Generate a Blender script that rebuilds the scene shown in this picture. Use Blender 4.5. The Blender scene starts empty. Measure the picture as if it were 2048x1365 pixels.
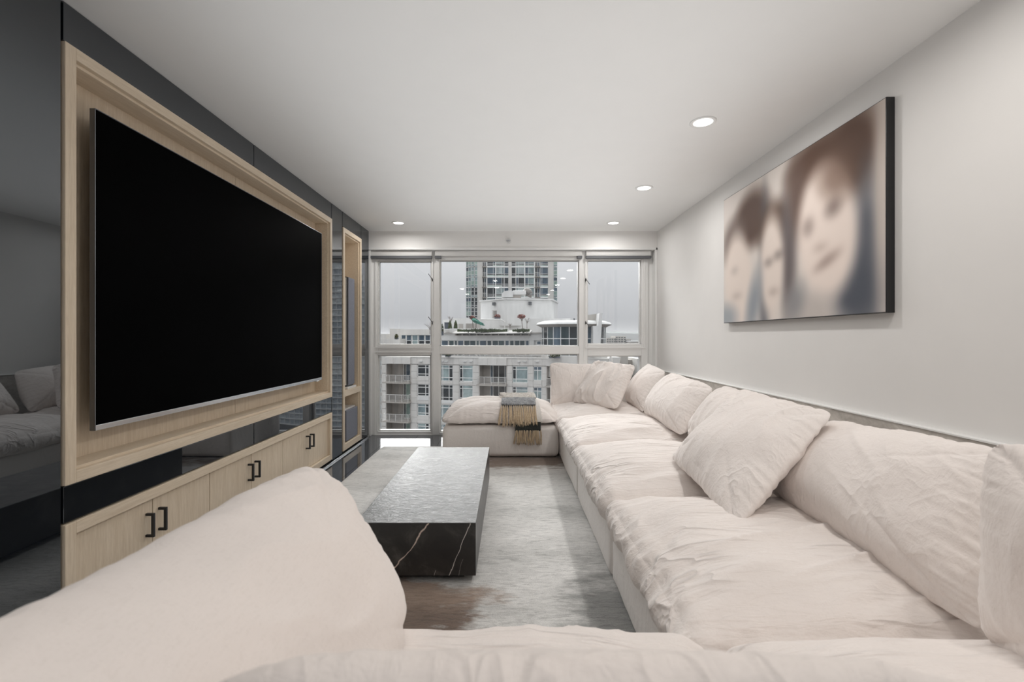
import bpy, bmesh, math, random
import numpy as np
from mathutils import Vector, Matrix

random.seed(7)
C = bpy.context.scene.collection
SC = bpy.context.scene

# ------------------------------------------------------------------ camera, sky, light, exposure
CAM_H = 1.15
FPX = 940.0
cam_d = bpy.data.cameras.new('camera')
cam = bpy.data.objects.new('camera', cam_d); C.objects.link(cam)
cam.location = (0, 0, CAM_H)
cam.rotation_euler = (math.pi / 2, 0, 0)
cam_d.sensor_width = 36.0
cam_d.lens = FPX / 2048 * 36.0
cam_d.shift_x = 5.5 / 2048
cam_d.shift_y = -7.5 / 2048
cam_d.clip_start = 0.02
cam_d.clip_end = 3000
cam_d.dof.use_dof = True
cam_d.dof.focus_distance = 3.6
cam_d.dof.aperture_fstop = 4.2
SC.camera = cam

SC.view_settings.view_transform = 'Standard'
SC.view_settings.look = 'None'
SC.view_settings.exposure = 0.10
SC.view_settings.gamma = 1.0
SC.view_settings.use_curve_mapping = False
SC.cycles.use_denoising = True
SC.cycles.max_bounces = 10
SC.cycles.diffuse_bounces = 6
SC.cycles.glossy_bounces = 4
SC.cycles.transparent_max_bounces = 12
SC.cycles.sample_clamp_indirect = 6.0
SC.cycles.caustics_reflective = False
SC.cycles.caustics_refractive = False

# overcast sky: horizon grey, about two and a half times brighter towards the zenith
w = bpy.data.worlds.new('overcast_sky'); SC.world = w; w.use_nodes = True
nt = w.node_tree; nt.nodes.clear()
o_ = nt.nodes.new('ShaderNodeOutputWorld'); bg = nt.nodes.new('ShaderNodeBackground')
tc = nt.nodes.new('ShaderNodeTexCoord'); sx = nt.nodes.new('ShaderNodeSeparateXYZ')
rp = nt.nodes.new('ShaderNodeValToRGB')
nt.links.new(tc.outputs['Generated'], sx.inputs[0]); nt.links.new(sx.outputs['Z'], rp.inputs[0])
rp.color_ramp.elements[0].position = 0.0; rp.color_ramp.elements[0].color = (.60, .60, .625, 1)
rp.color_ramp.elements[1].position = 1.0; rp.color_ramp.elements[1].color = (2.4, 2.4, 2.45, 1)
nt.links.new(rp.outputs[0], bg.inputs[0]); bg.inputs[1].default_value = .98
nt.links.new(bg.outputs[0], o_.inputs[0])


def portal(name, loc, rot, sxx, syy):
    d = bpy.data.lights.new(name, 'AREA'); d.shape = 'RECTANGLE'; d.size = sxx; d.size_y = syy
    d.energy = 1; d.cycles.is_portal = True
    o = bpy.data.objects.new(name, d); C.objects.link(o); o.location = loc; o.rotation_euler = rot
    return o


# the brightest part of the overcast sky: the sun spread wide by the cloud, beyond the window and above it
_s = bpy.data.lights.new('veiled_sun', 'SUN'); _s.energy = 7.0; _s.angle = math.radians(50); _s.color = (1, .985, .97)
_so = bpy.data.objects.new('veiled_sun', _s); C.objects.link(_so); _so.location = (0, 0, 60)
_so.rotation_euler = Vector((.14, -1, -.62)).to_track_quat('-Z', 'Y').to_euler()
portal('window_portal', (.05, 5.62, 1.05), (-math.pi / 2, 0, 0), 3.2, 2.1)
portal('rear_opening_portal', (.0, -3.35, 1.15), (math.pi / 2, 0, 0), 3.0, 2.1)  # guides sky light through the added rear opening
LAMP_W = 5.0
# added fill: unseen lamp in mid-room throwing light up on to the ceiling
_d = bpy.data.lights.new('ceiling_fill', 'AREA'); _d.shape = 'RECTANGLE'; _d.size = 2.4; _d.size_y = 4.1; _d.energy = 12.5; _d.spread = math.radians(150)
_d.color = (.97, .985, 1)
_o = bpy.data.objects.new('ceiling_fill', _d); C.objects.link(_o); _o.location = (.03, 3.25, 1.76); _o.rotation_euler = (math.pi, 0, 0)


# ------------------------------------------------------------------ material helpers
def srgb(r, g, b):
    f = lambda c: c / 12.92 if c <= .04045 else ((c + .055) / 1.055) ** 2.4
    return (f(r / 255), f(g / 255), f(b / 255), 1)


class M:
    def __init__(s, name):
        s.m = bpy.data.materials.new(name); s.m.use_nodes = True
        s.t = s.m.node_tree; s.n = s.t.nodes; s.b = s.n['Principled BSDF']; s._tc = None

    def tc(s, k='Object'):
        if s._tc is None: s._tc = s.n.new('ShaderNodeTexCoord')
        return s._tc.outputs[k]

    def link(s, a, b): s.t.links.new(a, b)

    def set(s, **k):
        mp = dict(color='Base Color', rough='Roughness', metal='Metallic', ior='IOR', spec='Specular IOR Level',
                  sheen='Sheen Weight', coat='Coat Weight', coatr='Coat Roughness')
        for a, v in k.items(): s.b.inputs[mp[a]].default_value = v
        return s

    def mapping(s, scale=(1, 1, 1), rot=(0, 0, 0), loc=(0, 0, 0), src=None):
        m = s.n.new('ShaderNodeMapping'); m.inputs['Scale'].default_value = scale
        m.inputs['Rotation'].default_value = rot; m.inputs['Location'].default_value = loc
        s.link(src or s.tc(), m.inputs[0]); return m.outputs[0]

    def noise(s, vec, scale=5, detail=4, rough=.5, dist=0):
        n = s.n.new('ShaderNodeTexNoise'); n.inputs['Scale'].default_value = scale
        n.inputs['Detail'].default_value = detail; n.inputs['Roughness'].default_value = rough
        n.inputs['Distortion'].default_value = dist
        s.link(vec, n.inputs['Vector']); return n.outputs[0]

    def ramp(s, fac, stops):
        r = s.n.new('ShaderNodeValToRGB'); e = r.color_ramp.elements
        while len(e) < len(stops): e.new(.5)
        for el, (p, c) in zip(e, stops): el.position = p; el.color = c
        s.link(fac, r.inputs[0]); return r.outputs[0]

    def mix(s, fac, a, b, mode='MIX'):
        m = s.n.new('ShaderNodeMix'); m.data_type = 'RGBA'; m.blend_type = mode
        for sock, v in ((m.inputs[0], fac), (m.inputs[6], a), (m.inputs[7], b)):
            if isinstance(v, (int, float)): sock.default_value = v
            elif isinstance(v, tuple): sock.default_value = v
            else: s.link(v, sock)
        return m.outputs[2]

    def math(s, op, a, b=0.0, clamp=False):
        m = s.n.new('ShaderNodeMath'); m.operation = op; m.use_clamp = clamp
        for i, v in enumerate((a, b)):
            if isinstance(v, (int, float)): m.inputs[i].default_value = v
            else: s.link(v, m.inputs[i])
        return m.outputs[0]

    def bump(s, h, strength=.2, dist=.01, prev=None):
        b = s.n.new('ShaderNodeBump'); b.inputs['Strength'].default_value = strength
        b.inputs['Distance'].default_value = dist; s.link(h, b.inputs['Height'])
        if prev is not None: s.link(prev, b.inputs['Normal'])
        return b.outputs[0]

    def col(s, out): s.link(out, s.b.inputs['Base Color']); return s
    def nrm(s, out): s.link(out, s.b.inputs['Normal']); return s


def plain(name, c, rough=.5, metal=0, spec=.5, var=.04, scale=6):
    m = M(name).set(rough=rough, metal=metal, spec=spec)
    n = m.noise(m.tc(), scale, 3)
    d = tuple(max(0, x * (1 - var)) for x in c[:3]) + (1,)
    u = tuple(min(1, x * (1 + var)) for x in c[:3]) + (1,)
    m.col(m.ramp(n, [(.3, d), (.7, u)]))
    return m.m


MAT = {}
MAT['wall'] = plain('painted_wall', (.80, .79, .775, 1), .7, var=.008)
MAT['ceiling'] = plain('painted_ceiling', (.83, .83, .82, 1), .75, var=.006)
MAT['trim'] = plain('white_window_paint', (.78, .78, .77, 1), .38, var=.01)
MAT['alum'] = plain('window_aluminium', (.66, .655, .64, 1), .35, var=.01)
MAT['gasket'] = plain('dark_grey_rail', (.11, .115, .125, 1), .45)
MAT['chrome'] = plain('brushed_metal', (.62, .63, .65, 1), .25, metal=1, var=.03)
MAT['black'] = plain('black_metal', (.012, .012, .013, 1), .35)
MAT['darkgap'] = plain('dark_recess', (.02, .018, .016, 1), .7)
MAT['speaker_cloth'] = plain('grey_speaker_cloth', (.19, .20, .24, 1), .85, var=.1, scale=90)
MAT['silver'] = plain('pale_silver_plastic', (.72, .71, .69, 1), .35)
MAT['bezel'] = plain('dark_steel_bezel', (.20, .21, .23, 1), .3, metal=.8)


def wood(name, c0, c1, axis='z'):
    m = M(name).set(rough=.48, spec=.35)
    sc = {'z': (28, 28, 1.6), 'y': (28, 1.6, 28)}[axis]
    v = m.mapping(sc)
    n1 = m.noise(v, 3.2, 6, .62, .25)
    n2 = m.noise(m.mapping(tuple(x * 4 for x in sc)), 4, 3, .6)
    base = m.ramp(n1, [(.32, c0), (.68, c1)])
    fine = m.ramp(n2, [(.35, (.86, .85, .84, 1)), (.6, (1, 1, 1, 1))])
    m.col(m.mix(.55, base, fine, 'MULTIPLY'))
    m.nrm(m.bump(n2, .08, .002))
    return m.m


MAT['oak'] = wood('pale_oak', (.67, .555, .415, 1), (.78, .67, .53, 1))
MAT['oak_h'] = wood('pale_oak_rail', (.68, .565, .425, 1), (.79, .68, .54, 1), 'y')

# glossy back-painted black glass
m = M('black_glass').set(color=(.008, .010, .013, 1), rough=.015, ior=2.15, spec=.5); m.b.inputs['Specular Tint'].default_value = (.90, .95, 1, 1)
m.nrm(m.bump(m.noise(m.tc(), 1.2, 1), .012, .02)); MAT['gloss'] = m.m
m = M('screen_glass').set(color=(.0015, .0015, .0017, 1), rough=.5, ior=1.3, spec=.02); m.col(m.ramp(m.noise(m.tc(), 2, 1), [(.3, (.0012, .0012, .0013, 1)), (.7, (.0018, .0018, .002, 1))])); MAT['screen'] = m.m

# polished dark floor tile
m = M('dark_floor_tile').set(rough=.06, ior=2.4, spec=.5)
n = m.noise(m.mapping((6, 1.2, 6)), 3, 5, .6)
m.col(m.ramp(n, [(.3, (.045, .05, .058, 1)), (.7, (.075, .082, .094, 1))]))
m.nrm(m.bump(m.noise(m.tc(), 14, 2), .02, .003)); MAT['tile'] = m.m
MAT['grout'] = plain('floor_grout', (.10, .10, .105, 1), .7)
MAT['concrete_floor'] = plain('screed', (.12, .12, .12, 1), .6)


# linen
def linen(name, c, crease=(5, 3, 1.4), bump=.25, cr=.32):
    m = M(name).set(rough=.92, spec=.15, sheen=.15)
    v = m.tc()
    big = m.noise(v, 3.0, 3)
    col = m.ramp(big, [(.3, tuple(x * .96 for x in c[:3]) + (1,)), (.7, tuple(min(1, x * 1.02) for x in c[:3]) + (1,))])
    weave = m.noise(m.mapping((420, 60, 60)), 1, 2, .6)
    weave2 = m.noise(m.mapping((60, 420, 420)), 1, 2, .6)
    wv = m.math('ADD', weave, weave2)
    col = m.mix(.25, col, m.ramp(wv, [(.75, (.84, .83, .81, 1)), (1.15, (1, 1, 1, 1))]), 'MULTIPLY')
    m.col(col)
    # long pressed-in creases: ridged, stretched noise; then finer crumple; then the weave
    n1 = m.noise(m.mapping(crease), 2.6, 2, .5, .45)
    r1 = m.math('SUBTRACT', 1.0, m.math('MULTIPLY', m.math('ABSOLUTE', m.math('SUBTRACT', n1, .5)), 9.0), True)
    mask = m.math('MULTIPLY', m.math('SUBTRACT', m.noise(m.mapping((1, 1, 1), loc=(5, 2, 7)), 3.2, 2), .38), 4.0, True)
    r1 = m.math('MULTIPLY', m.math('MULTIPLY', r1, r1), mask)
    n2 = m.noise(m.mapping(tuple(x * 2.2 for x in crease), rot=(.3, .2, .5)), 3.2, 3, .55, .6)
    r2 = m.math('SUBTRACT', 1.0, m.math('MULTIPLY', m.math('ABSOLUTE', m.math('SUBTRACT', n2, .5)), 8.0), True)
    h = m.math('ADD', r1, m.math('MULTIPLY', r2, .14))
    b0 = m.bump(h, cr, .016)
    crk = m.noise(m.mapping((1, 1.7, 1.2)), 17, 5, .62, .9)
    b1 = m.bump(crk, bump, .012, b0)
    m.nrm(m.bump(wv, .10, .0012, b1))
    return m.m


MAT['linen'] = linen('oatmeal_linen', (.83, .772, .738, 1), (5, 3, 1.5))
MAT['linen_seat'] = linen('oatmeal_linen_seat', (.83, .772, .738, 1), (.9, 3.6, 3), .24, .60)
MAT['linen_soft'] = linen('oatmeal_linen_soft', (.83, .772, .738, 1), (3, 2, 1.2), .14, .08)
MAT['linen_base'] = linen('oatmeal_linen_base', (.82, .78, .75, 1), (3, 2.2, 1), .2, .12)

# rug
m = M('silky_grey_rug').set(rough=.85, spec=.2, sheen=.3)
v = m.tc()
big = m.noise(m.mapping((.8, 1.8, 1)), 1.5, 5, .6, .6)
streak = m.noise(m.mapping((7, 36, 1)), 2.2, 6, .72, .8)
fuzz = m.noise(v, 190, 3, .7)
col = m.ramp(big, [(.28, (.38, .38, .37, 1)), (.42, (.68, .675, .655, 1)), (.62, (.86, .85, .83, 1))])


def blob(m, cx, cy, rx, ry, soft):
    p = m.mapping((1 / rx, 1 / ry, 0), loc=(-cx / rx, -cy / ry, 0))
    ad = m.n.new('ShaderNodeVectorMath'); ad.operation = 'LENGTH'; m.link(p, ad.inputs[0])
    wob = m.math('MULTIPLY', m.math('SUBTRACT', m.noise(m.mapping((2.5, 6, 1)), 1.7, 5, .65), .5), 2.6)
    d = m.math('ADD', ad.outputs['Value'], wob)
    return m.math('SUBTRACT', 1.0, m.math('DIVIDE', m.math('SUBTRACT', d, 1 - soft), 2 * soft, True), True)


RX, RY = 0.05, 3.0      # rug origin in the room
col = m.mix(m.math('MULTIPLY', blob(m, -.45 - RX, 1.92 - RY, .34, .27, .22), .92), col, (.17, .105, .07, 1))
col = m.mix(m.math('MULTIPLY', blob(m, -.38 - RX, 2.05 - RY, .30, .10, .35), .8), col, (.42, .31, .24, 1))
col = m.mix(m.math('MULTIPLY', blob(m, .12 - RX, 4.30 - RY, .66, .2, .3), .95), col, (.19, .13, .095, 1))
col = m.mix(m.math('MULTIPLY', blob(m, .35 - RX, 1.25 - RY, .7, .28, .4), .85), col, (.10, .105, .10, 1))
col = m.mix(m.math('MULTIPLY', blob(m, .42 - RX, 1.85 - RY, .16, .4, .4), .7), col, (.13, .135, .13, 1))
col = m.mix(.75, col, m.ramp(streak, [(.36, (.58, .58, .58, 1)), (.5, (.96, .96, .96, 1)), (.66, (1.12, 1.12, 1.12, 1))]), 'MULTIPLY')
col = m.mix(.6, col, m.ramp(fuzz, [(.3, (.66, .66, .66, 1)), (.65, (1.08, 1.08, 1.08, 1))]), 'MULTIPLY')
m.col(col)
m.nrm(m.bump(fuzz, .5, .006, m.bump(streak, .4, .012))); MAT['rug'] = m.m

# black marble
m = M('black_marble').set(rough=.34, ior=1.6, spec=.5)
v = m.tc()
cl = m.noise(v, 5.5, 6, .65, .8)
base = m.ramp(cl, [(.3, (.010, .010, .011, 1)), (.52, (.022, .021, .020, 1)), (.7, (.075, .072, .066, 1))])


def vein(m, base, p0, ang, halfw, wob, colr, zr=None):
    # a thin vein on the x-z plane through p0 at angle ang, wavering, fading out by a noise mask
    s = m.n.new('ShaderNodeSeparateXYZ'); m.link(m.tc(), s.inputs[0])
    nx, nz = -math.sin(ang), math.cos(ang)
    d = m.math('ADD', m.math('MULTIPLY', m.math('SUBTRACT', s.outputs[0], p0[0]), nx),
               m.math('MULTIPLY', m.math('SUBTRACT', s.outputs[2], p0[1]), nz))
    wv = m.math('MULTIPLY', m.math('SUBTRACT', m.noise(m.tc(), 9, 5, .6), .5), wob)
    d = m.math('ABSOLUTE', m.math('ADD', d, wv))
    wd = m.math('MULTIPLY', m.noise(m.mapping((1, 1, 1), loc=(3, 1, 5)), 11, 2), halfw * 2)
    f = m.math('SUBTRACT', 1.0, m.math('DIVIDE', d, wd, True), True)
    if zr:
        k = m.math('MULTIPLY', m.math('GREATER_THAN', s.outputs[2], zr[0]), m.math('LESS_THAN', s.outputs[2], zr[1]))
        f = m.math('MULTIPLY', f, k)
    return m.mix(f, base, colr)


base = vein(m, base, (-.06, .12), math.radians(52), .0042, .045, (.80, .66, .57, 1))
base = vein(m, base, (.19, .12), math.radians(68), .0022, .035, (.7, .67, .63, 1))
base = vein(m, base, (.205, .06), math.radians(75), .0010, .040, (.40, .39, .37, 1), (.0, .11))
base = vein(m, base, (.085, .04), math.radians(80), .0016, .03, (.6, .57, .53, 1), (.0, .06))
m.col(base)
lea = m.noise(m.mapping((1, 1.6, 1)), 24, 5, .7, 1.4)
m.nrm(m.bump(lea, .10, .006))
MAT['marble'] = m.m
m = M('leathered_marble_sheen').set(rough=.34, ior=1.42, spec=.5)  # lighter grey paints the window's reflection on to the black top
cl = m.noise(m.tc(), 9, 6, .68, .8)
m.col(m.ramp(cl, [(.3, (.085, .087, .09, 1)), (.55, (.14, .141, .142, 1)), (.75, (.24, .24, .238, 1))]))
m.nrm(m.bump(m.noise(m.mapping((1, 1.6, 1)), 24, 5, .7, 1.4), .45, .008)); MAT['marble_sheen'] = m.m

# grey stone-look ledge
m = M('grey_stone_panel').set(rough=.6, spec=.3)
n = m.noise(m.mapping((1, 1.2, 2)), 7, 7, .68, .6)
m.col(m.ramp(n, [(.3, (.33, .305, .275, 1)), (.5, (.47, .44, .405, 1)), (.72, (.60, .57, .53, 1))]))
m.nrm(m.bump(n, .2, .004)); MAT['stone'] = m.m

# throw blanket
m = M('grey_wool').set(rough=.95, spec=.1, sheen=.4)
n = m.noise(m.tc(), 120, 5, .85)
m.col(m.ramp(n, [(.38, (.05, .055, .06, 1)), (.5, (.22, .23, .245, 1)), (.62, (.55, .56, .57, 1))]))
m.nrm(m.bump(n, .8, .006)); MAT['wool_grey'] = m.m
m = M('charcoal_wool').set(rough=.95, spec=.1, sheen=.3)
n = m.noise(m.tc(), 230, 4, .75)
m.col(m.ramp(n, [(.35, (.010, .012, .011, 1)), (.6, (.05, .055, .05, 1)), (.75, (.14, .15, .14, 1))]))
m.nrm(m.bump(n, .8, .006)); MAT['wool_dark'] = m.m
m = M('cream_mohair').set(rough=.95, spec=.1, sheen=.6)
n = m.noise(m.tc(), 120, 4, .75)
m.col(m.ramp(n, [(.3, (.66, .62, .57, 1)), (.7, (.82, .79, .75, 1))])); m.nrm(m.bump(n, .8, .006)); MAT['wool_cream'] = m.m
m = M('tan_yarn').set(rough=.9, spec=.15, sheen=.3)
n = m.noise(m.mapping((160, 160, 6)), 1, 3, .6)
m.col(m.ramp(n, [(.3, (.36, .265, .17, 1)), (.7, (.66, .53, .37, 1))])); m.nrm(m.bump(n, .6, .004)); MAT['yarn'] = m.m

# window glass: thin clear pane, reflecting by Fresnel
gm = bpy.data.materials.new('window_glass'); gm.use_nodes = True
t = gm.node_tree; t.nodes.clear()
out = t.nodes.new('ShaderNodeOutputMaterial'); mx = t.nodes.new('ShaderNodeMixShader')
tr = t.nodes.new('ShaderNodeBsdfTransparent'); tr.inputs[0].default_value = (.86, .87, .87, 1)
gl = t.nodes.new('ShaderNodeBsdfGlossy'); gl.inputs['Roughness'].default_value = .0
fr = t.nodes.new('ShaderNodeFresnel'); fr.inputs[0].default_value = 1.45
t.links.new(fr.outputs[0], mx.inputs[0]); t.links.new(tr.outputs[0], mx.inputs[1]); t.links.new(gl.outputs[0], mx.inputs[2])
t.links.new(mx.outputs[0], out.inputs[0]); MAT['glass'] = gm

m = M('lamp_diffuser'); m.set(color=(1, 1, 1, 1)); m.b.inputs['Emission Color'].default_value = (1, .96, .9, 1); m.b.inputs['Emission Strength'].default_value = 6
MAT['lamp'] = m.m

# exterior
def concrete(name, c):
    m = M(name).set(rough=.85, spec=.2)
    n = m.noise(m.mapping((1, 1, .35)), .9, 6, .62)
    m.col(m.ramp(n, [(.3, tuple(x * .86 for x in c) + (1,)), (.6, c + (1,)), (.8, tuple(min(1, x * 1.05) for x in c) + (1,))]))
    return m.m


MAT['conc'] = concrete('facade_concrete', (.66, .645, .62))
MAT['conc_w'] = concrete('white_render', (.72, .72, .71))
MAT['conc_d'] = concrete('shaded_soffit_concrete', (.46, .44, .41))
MAT['recess'] = concrete('shaded_recess_render', (.40, .375, .35))  # darker wall colour stands in for the shade inside the balconies
MAT['tower_c'] = concrete('tower_concrete', (.62, .605, .58))
MAT['frame'] = plain('white_frame', (.82, .82, .81, 1), .5)
MAT['railm'] = plain('pale_rail', (.62, .61, .59, 1), .5)
MAT['slab'] = plain('weathered_slab_and_shade', (.40, .375, .345, 1), .8)  # also the dark colour for shaded undersides of canopy and pavilion roof


def xglass(name, c, rough=.12):
    m = M(name).set(rough=rough, spec=.5, ior=1.5)
    s = m.n.new('ShaderNodeObjectInfo')
    n = m.noise(m.mapping((1.2, 1.2, .8)), .8, 3, .6)
    a = m.ramp(n, [(.35, tuple(x * .72 for x in c) + (1,)), (.65, tuple(min(1, x * 1.2) for x in c) + (1,))])
    k = m.ramp(s.outputs['Random'], [(0, (.6, .62, .66, 1)), (1, (1.25, 1.2, 1.15, 1))])
    m.col(m.mix(.8, a, k, 'MULTIPLY'))
    return m.m


MAT['g_dark'] = xglass('dark_window_glass', (.034, .042, .048))
MAT['g_deep'] = xglass('deep_teal_glass', (.055, .085, .095))
MAT['g_teal'] = xglass('curtained_window_glass', (.27, .35, .36))
MAT['g_blue'] = xglass('blue_window_glass', (.085, .125, .165))
MAT['g_pale'] = xglass('blind_window_glass', (.36, .42, .43))
MAT['g_green'] = xglass('green_window_glass', (.30, .41, .37))
MAT['g_tower'] = xglass('pale_tower_glass', (.66, .71, .73))
MAT['leaf'] = plain('dark_green_leaf', (.045, .065, .022, 1), .8, var=.4, scale=3)
MAT['leaf_o'] = plain('olive_leaf', (.10, .10, .035, 1), .8, var=.3, scale=3)
MAT['leaf_r'] = plain('red_maple_leaf', (.24, .075, .055, 1), .8, var=.3, scale=3)
MAT['bark'] = plain('grey_bark', (.16, .13, .11, 1), .9)
MAT['tarp'] = plain('green_canvas', (.03, .16, .12, 1), .7, var=.4, scale=3)
MAT['planter'] = plain('slate_planter', (.11, .125, .15, 1), .7)
MAT['ductm'] = plain('galvanised_duct', (.23, .215, .20, 1), .4, metal=.3, var=.3)
MAT['asphalt'] = plain('street_asphalt', (.10, .10, .105, 1), .9, var=.2, scale=.05)
MAT['hill'] = plain('misty_hill', (.085, .105, .10, 1), 1.0, var=.3, scale=.01)


# ------------------------------------------------------------------ mesh helpers
class MB:
    def __init__(s): s.v = []; s.f = []

    def box(s, x0, x1, y0, y1, z0, z1):
        if x0 > x1: x0, x1 = x1, x0
        if y0 > y1: y0, y1 = y1, y0
        if z0 > z1: z0, z1 = z1, z0
        b = len(s.v)
        s.v += [(x0, y0, z0), (x1, y0, z0), (x1, y1, z0), (x0, y1, z0), (x0, y0, z1), (x1, y0, z1), (x1, y1, z1), (x0, y1, z1)]
        s.f += [tuple(b + i for i in q) for q in ((3, 2, 1, 0), (4, 5, 6, 7), (0, 1, 5, 4), (1, 2, 6, 5), (2, 3, 7, 6), (3, 0, 4, 7))]
        return s

    def poly_prism(s, pts, axis, a0, a1):
        """closed 2-D outline extruded along axis ('x','y','z')"""
        def P(p, a): return {'x': (a, p[0], p[1]), 'y': (p[0], a, p[1]), 'z': (p[0], p[1], a)}[axis]
        b = len(s.v); n = len(pts)
        s.v += [P(p, a0) for p in pts] + [P(p, a1) for p in pts]
        s.f.append(tuple(b + i for i in range(n))[::-1]); s.f.append(tuple(b + n + i for i in range(n)))
        for i in range(n):
            j = (i + 1) % n; s.f.append((b + i, b + j, b + n + j, b + n + i))
        return s

    def tube(s, pts, r, n=8, cap=True):
        pts = [Vector(p) for p in pts]; b0 = len(s.v)
        rs = r if isinstance(r, (list, tuple)) else [r] * len(pts)
        for i, p in enumerate(pts):
            d = (pts[min(i + 1, len(pts) - 1)] - pts[max(i - 1, 0)]).normalized()
            a = d.cross(Vector((0, 0, 1)))
            if a.length < .05: a = d.cross(Vector((0, 1, 0)))
            a.normalize(); c = d.cross(a)
            for k in range(n):
                t = 2 * math.pi * k / n
                s.v.append(tuple(p + (a * math.cos(t) + c * math.sin(t)) * rs[i]))
        for i in range(len(pts) - 1):
            for k in range(n):
                k2 = (k + 1) % n
                s.f.append((b0 + i * n + k, b0 + i * n + k2, b0 + (i + 1) * n + k2, b0 + (i + 1) * n + k))
        if cap:
            s.f.append(tuple(b0 + k for k in range(n))[::-1]); s.f.append(tuple(b0 + (len(pts) - 1) * n + k for k in range(n)))
        return s

    def lathe(s, prof, c, n=32):
        """profile [(r, z)] turned about the vertical through c"""
        b = len(s.v)
        for r, z in prof:
            for k in range(n):
                t = 2 * math.pi * k / n
                s.v.append((c[0] + r * math.cos(t), c[1] + r * math.sin(t), c[2] + z))
        for i in range(len(prof) - 1):
            for k in range(n):
                k2 = (k + 1) % n
                s.f.append((b + i * n + k, b + i * n + k2, b + (i + 1) * n + k2, b + (i + 1) * n + k))
        return s

    def build(s, name, mat, parent=None, local=False, bevel=0, smooth=False, origin=None):
        me = bpy.data.meshes.new(name)
        v = np.array(s.v, dtype=float)
        o = bpy.data.objects.new(name, me); C.objects.link(o)
        if parent is not None:
            o.parent = parent
            if not local: v = v - np.array(wloc(parent))
        else:
            if origin is None: origin = ((v[:, 0].min() + v[:, 0].max()) / 2, (v[:, 1].min() + v[:, 1].max()) / 2, v[:, 2].min())
            o.location = origin; v = v - np.array(origin)
        me.from_pydata([tuple(p) for p in v], [], s.f)
        me.materials.append(mat); me.update()
        if smooth: me.shade_smooth()
        if bevel:
            bv = o.modifiers.new('bevel', 'BEVEL'); bv.width = bevel; bv.segments = 2; bv.limit_method = 'ANGLE'
        return o


def wloc(o):
    p = Vector((0, 0, 0))
    while o is not None: p += Vector(o.location); o = o.parent
    return p


def tag(o, label=None, cat=None, group=None, kind=None):
    if label: o['label'] = label
    if cat: o['category'] = cat
    if group: o['group'] = group
    if kind: o['kind'] = kind
    return o


def thing(name, loc, label, cat, group=None, rz=0, kind=None):
    o = bpy.data.objects.new(name, None); C.objects.link(o); o.location = loc; o.rotation_euler = (0, 0, rz)
    o.empty_display_size = .1
    return tag(o, label, cat, group, kind)


def struct(o, label=None): return tag(o, label, None, None, 'structure')


def bx(*a): return MB().box(*a)


# numpy gradient noise
_rng = np.random.RandomState(3)
_perm = np.concatenate([_rng.permutation(256)] * 2)
_g = _rng.normal(size=(256, 3)); _g /= np.linalg.norm(_g, axis=1)[:, None]


def pn(p):
    p = np.asarray(p, float); i = np.floor(p).astype(int); f = p - i; i &= 255
    u = f * f * f * (f * (f * 6 - 15) + 10)
    r = 0
    for dx in (0, 1):
        for dy in (0, 1):
            for dz in (0, 1):
                h = _perm[_perm[_perm[(i[:, 0] + dx) & 255] + ((i[:, 1] + dy) & 255)] + ((i[:, 2] + dz) & 255)]
                d = (_g[h] * (f - (dx, dy, dz))).sum(1)
                wgt = (u[:, 0] if dx else 1 - u[:, 0]) * (u[:, 1] if dy else 1 - u[:, 1]) * (u[:, 2] if dz else 1 - u[:, 2])
                r = r + wgt * d
    return r


def folds(p, dirv, seed, freq=9.0, stretch=5.0, warp=1.0):
    """crisp crease field: long along dirv"""
    d = np.array(dirv, float); d /= np.linalg.norm(d)
    a = np.cross(d, (0.3, 0.2, 1.0)); a /= np.linalg.norm(a); b = np.cross(d, a)
    q = np.stack([p @ d / stretch, p @ a, p @ b], 1) * freq + seed * 7.3
    wq = np.stack([pn(p * 2.3 + seed), pn(p * 2.3 + seed + 9), pn(p * 2.3 + seed + 21)], 1)
    n = pn(q + wq * warp)
    r = 1 - np.abs(n) * 3.2
    r = np.clip(r, 0, 1) ** 2
    mask = np.clip(pn(p * 2.1 + seed * 3.1) * 1.6 + .55, 0, 1)
    return r * mask


def swell(p, dirv, seed, freq, stretch=3.0):
    d = np.array(dirv, float); d /= np.linalg.norm(d)
    a = np.cross(d, (0.3, 0.2, 1.0)); a /= np.linalg.norm(a); b = np.cross(d, a)
    wq = np.stack([pn(p * 1.9 + seed), pn(p * 1.9 + seed + 9), pn(p * 1.9 + seed + 21)], 1)
    q = np.stack([p @ d / stretch, p @ a, p @ b], 1) * freq + seed * 5.3 + wq
    return pn(q) + .45 * pn(q * 2.1 + 3)


def mesh_np(name, v, faces, mat, parent=None, origin=None):
    me = bpy.data.meshes.new(name); o = bpy.data.objects.new(name, me); C.objects.link(o)
    v = np.asarray(v, float)
    if parent is not None: o.parent = parent; v = v - np.array(wloc(parent))
    else:
        if origin is None: origin = (v[:, 0].mean(), v[:, 1].mean(), v[:, 2].min())
        o.location = origin; v = v - np.array(origin)
    f = np.asarray(faces, np.int32)
    me.vertices.add(len(v)); me.vertices.foreach_set('co', v.astype(np.float32).ravel())
    me.loops.add(f.size); me.loops.foreach_set('vertex_index', f.ravel())
    me.polygons.add(len(f)); me.polygons.foreach_set('loop_start', np.arange(len(f), dtype=np.int32) * f.shape[1])
    me.update(calc_edges=True); me.materials.append(mat); me.shade_smooth()
    return o


def normals(v, f):
    n = np.zeros_like(v); e1 = v[f[:, 1]] - v[f[:, 0]]; e2 = v[f[:, 3]] - v[f[:, 0]]
    fn = np.cross(e1, e2)
    for k in range(4): np.add.at(n, f[:, k], fn)
    return n / (np.linalg.norm(n, axis=1)[:, None] + 1e-12)


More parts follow.
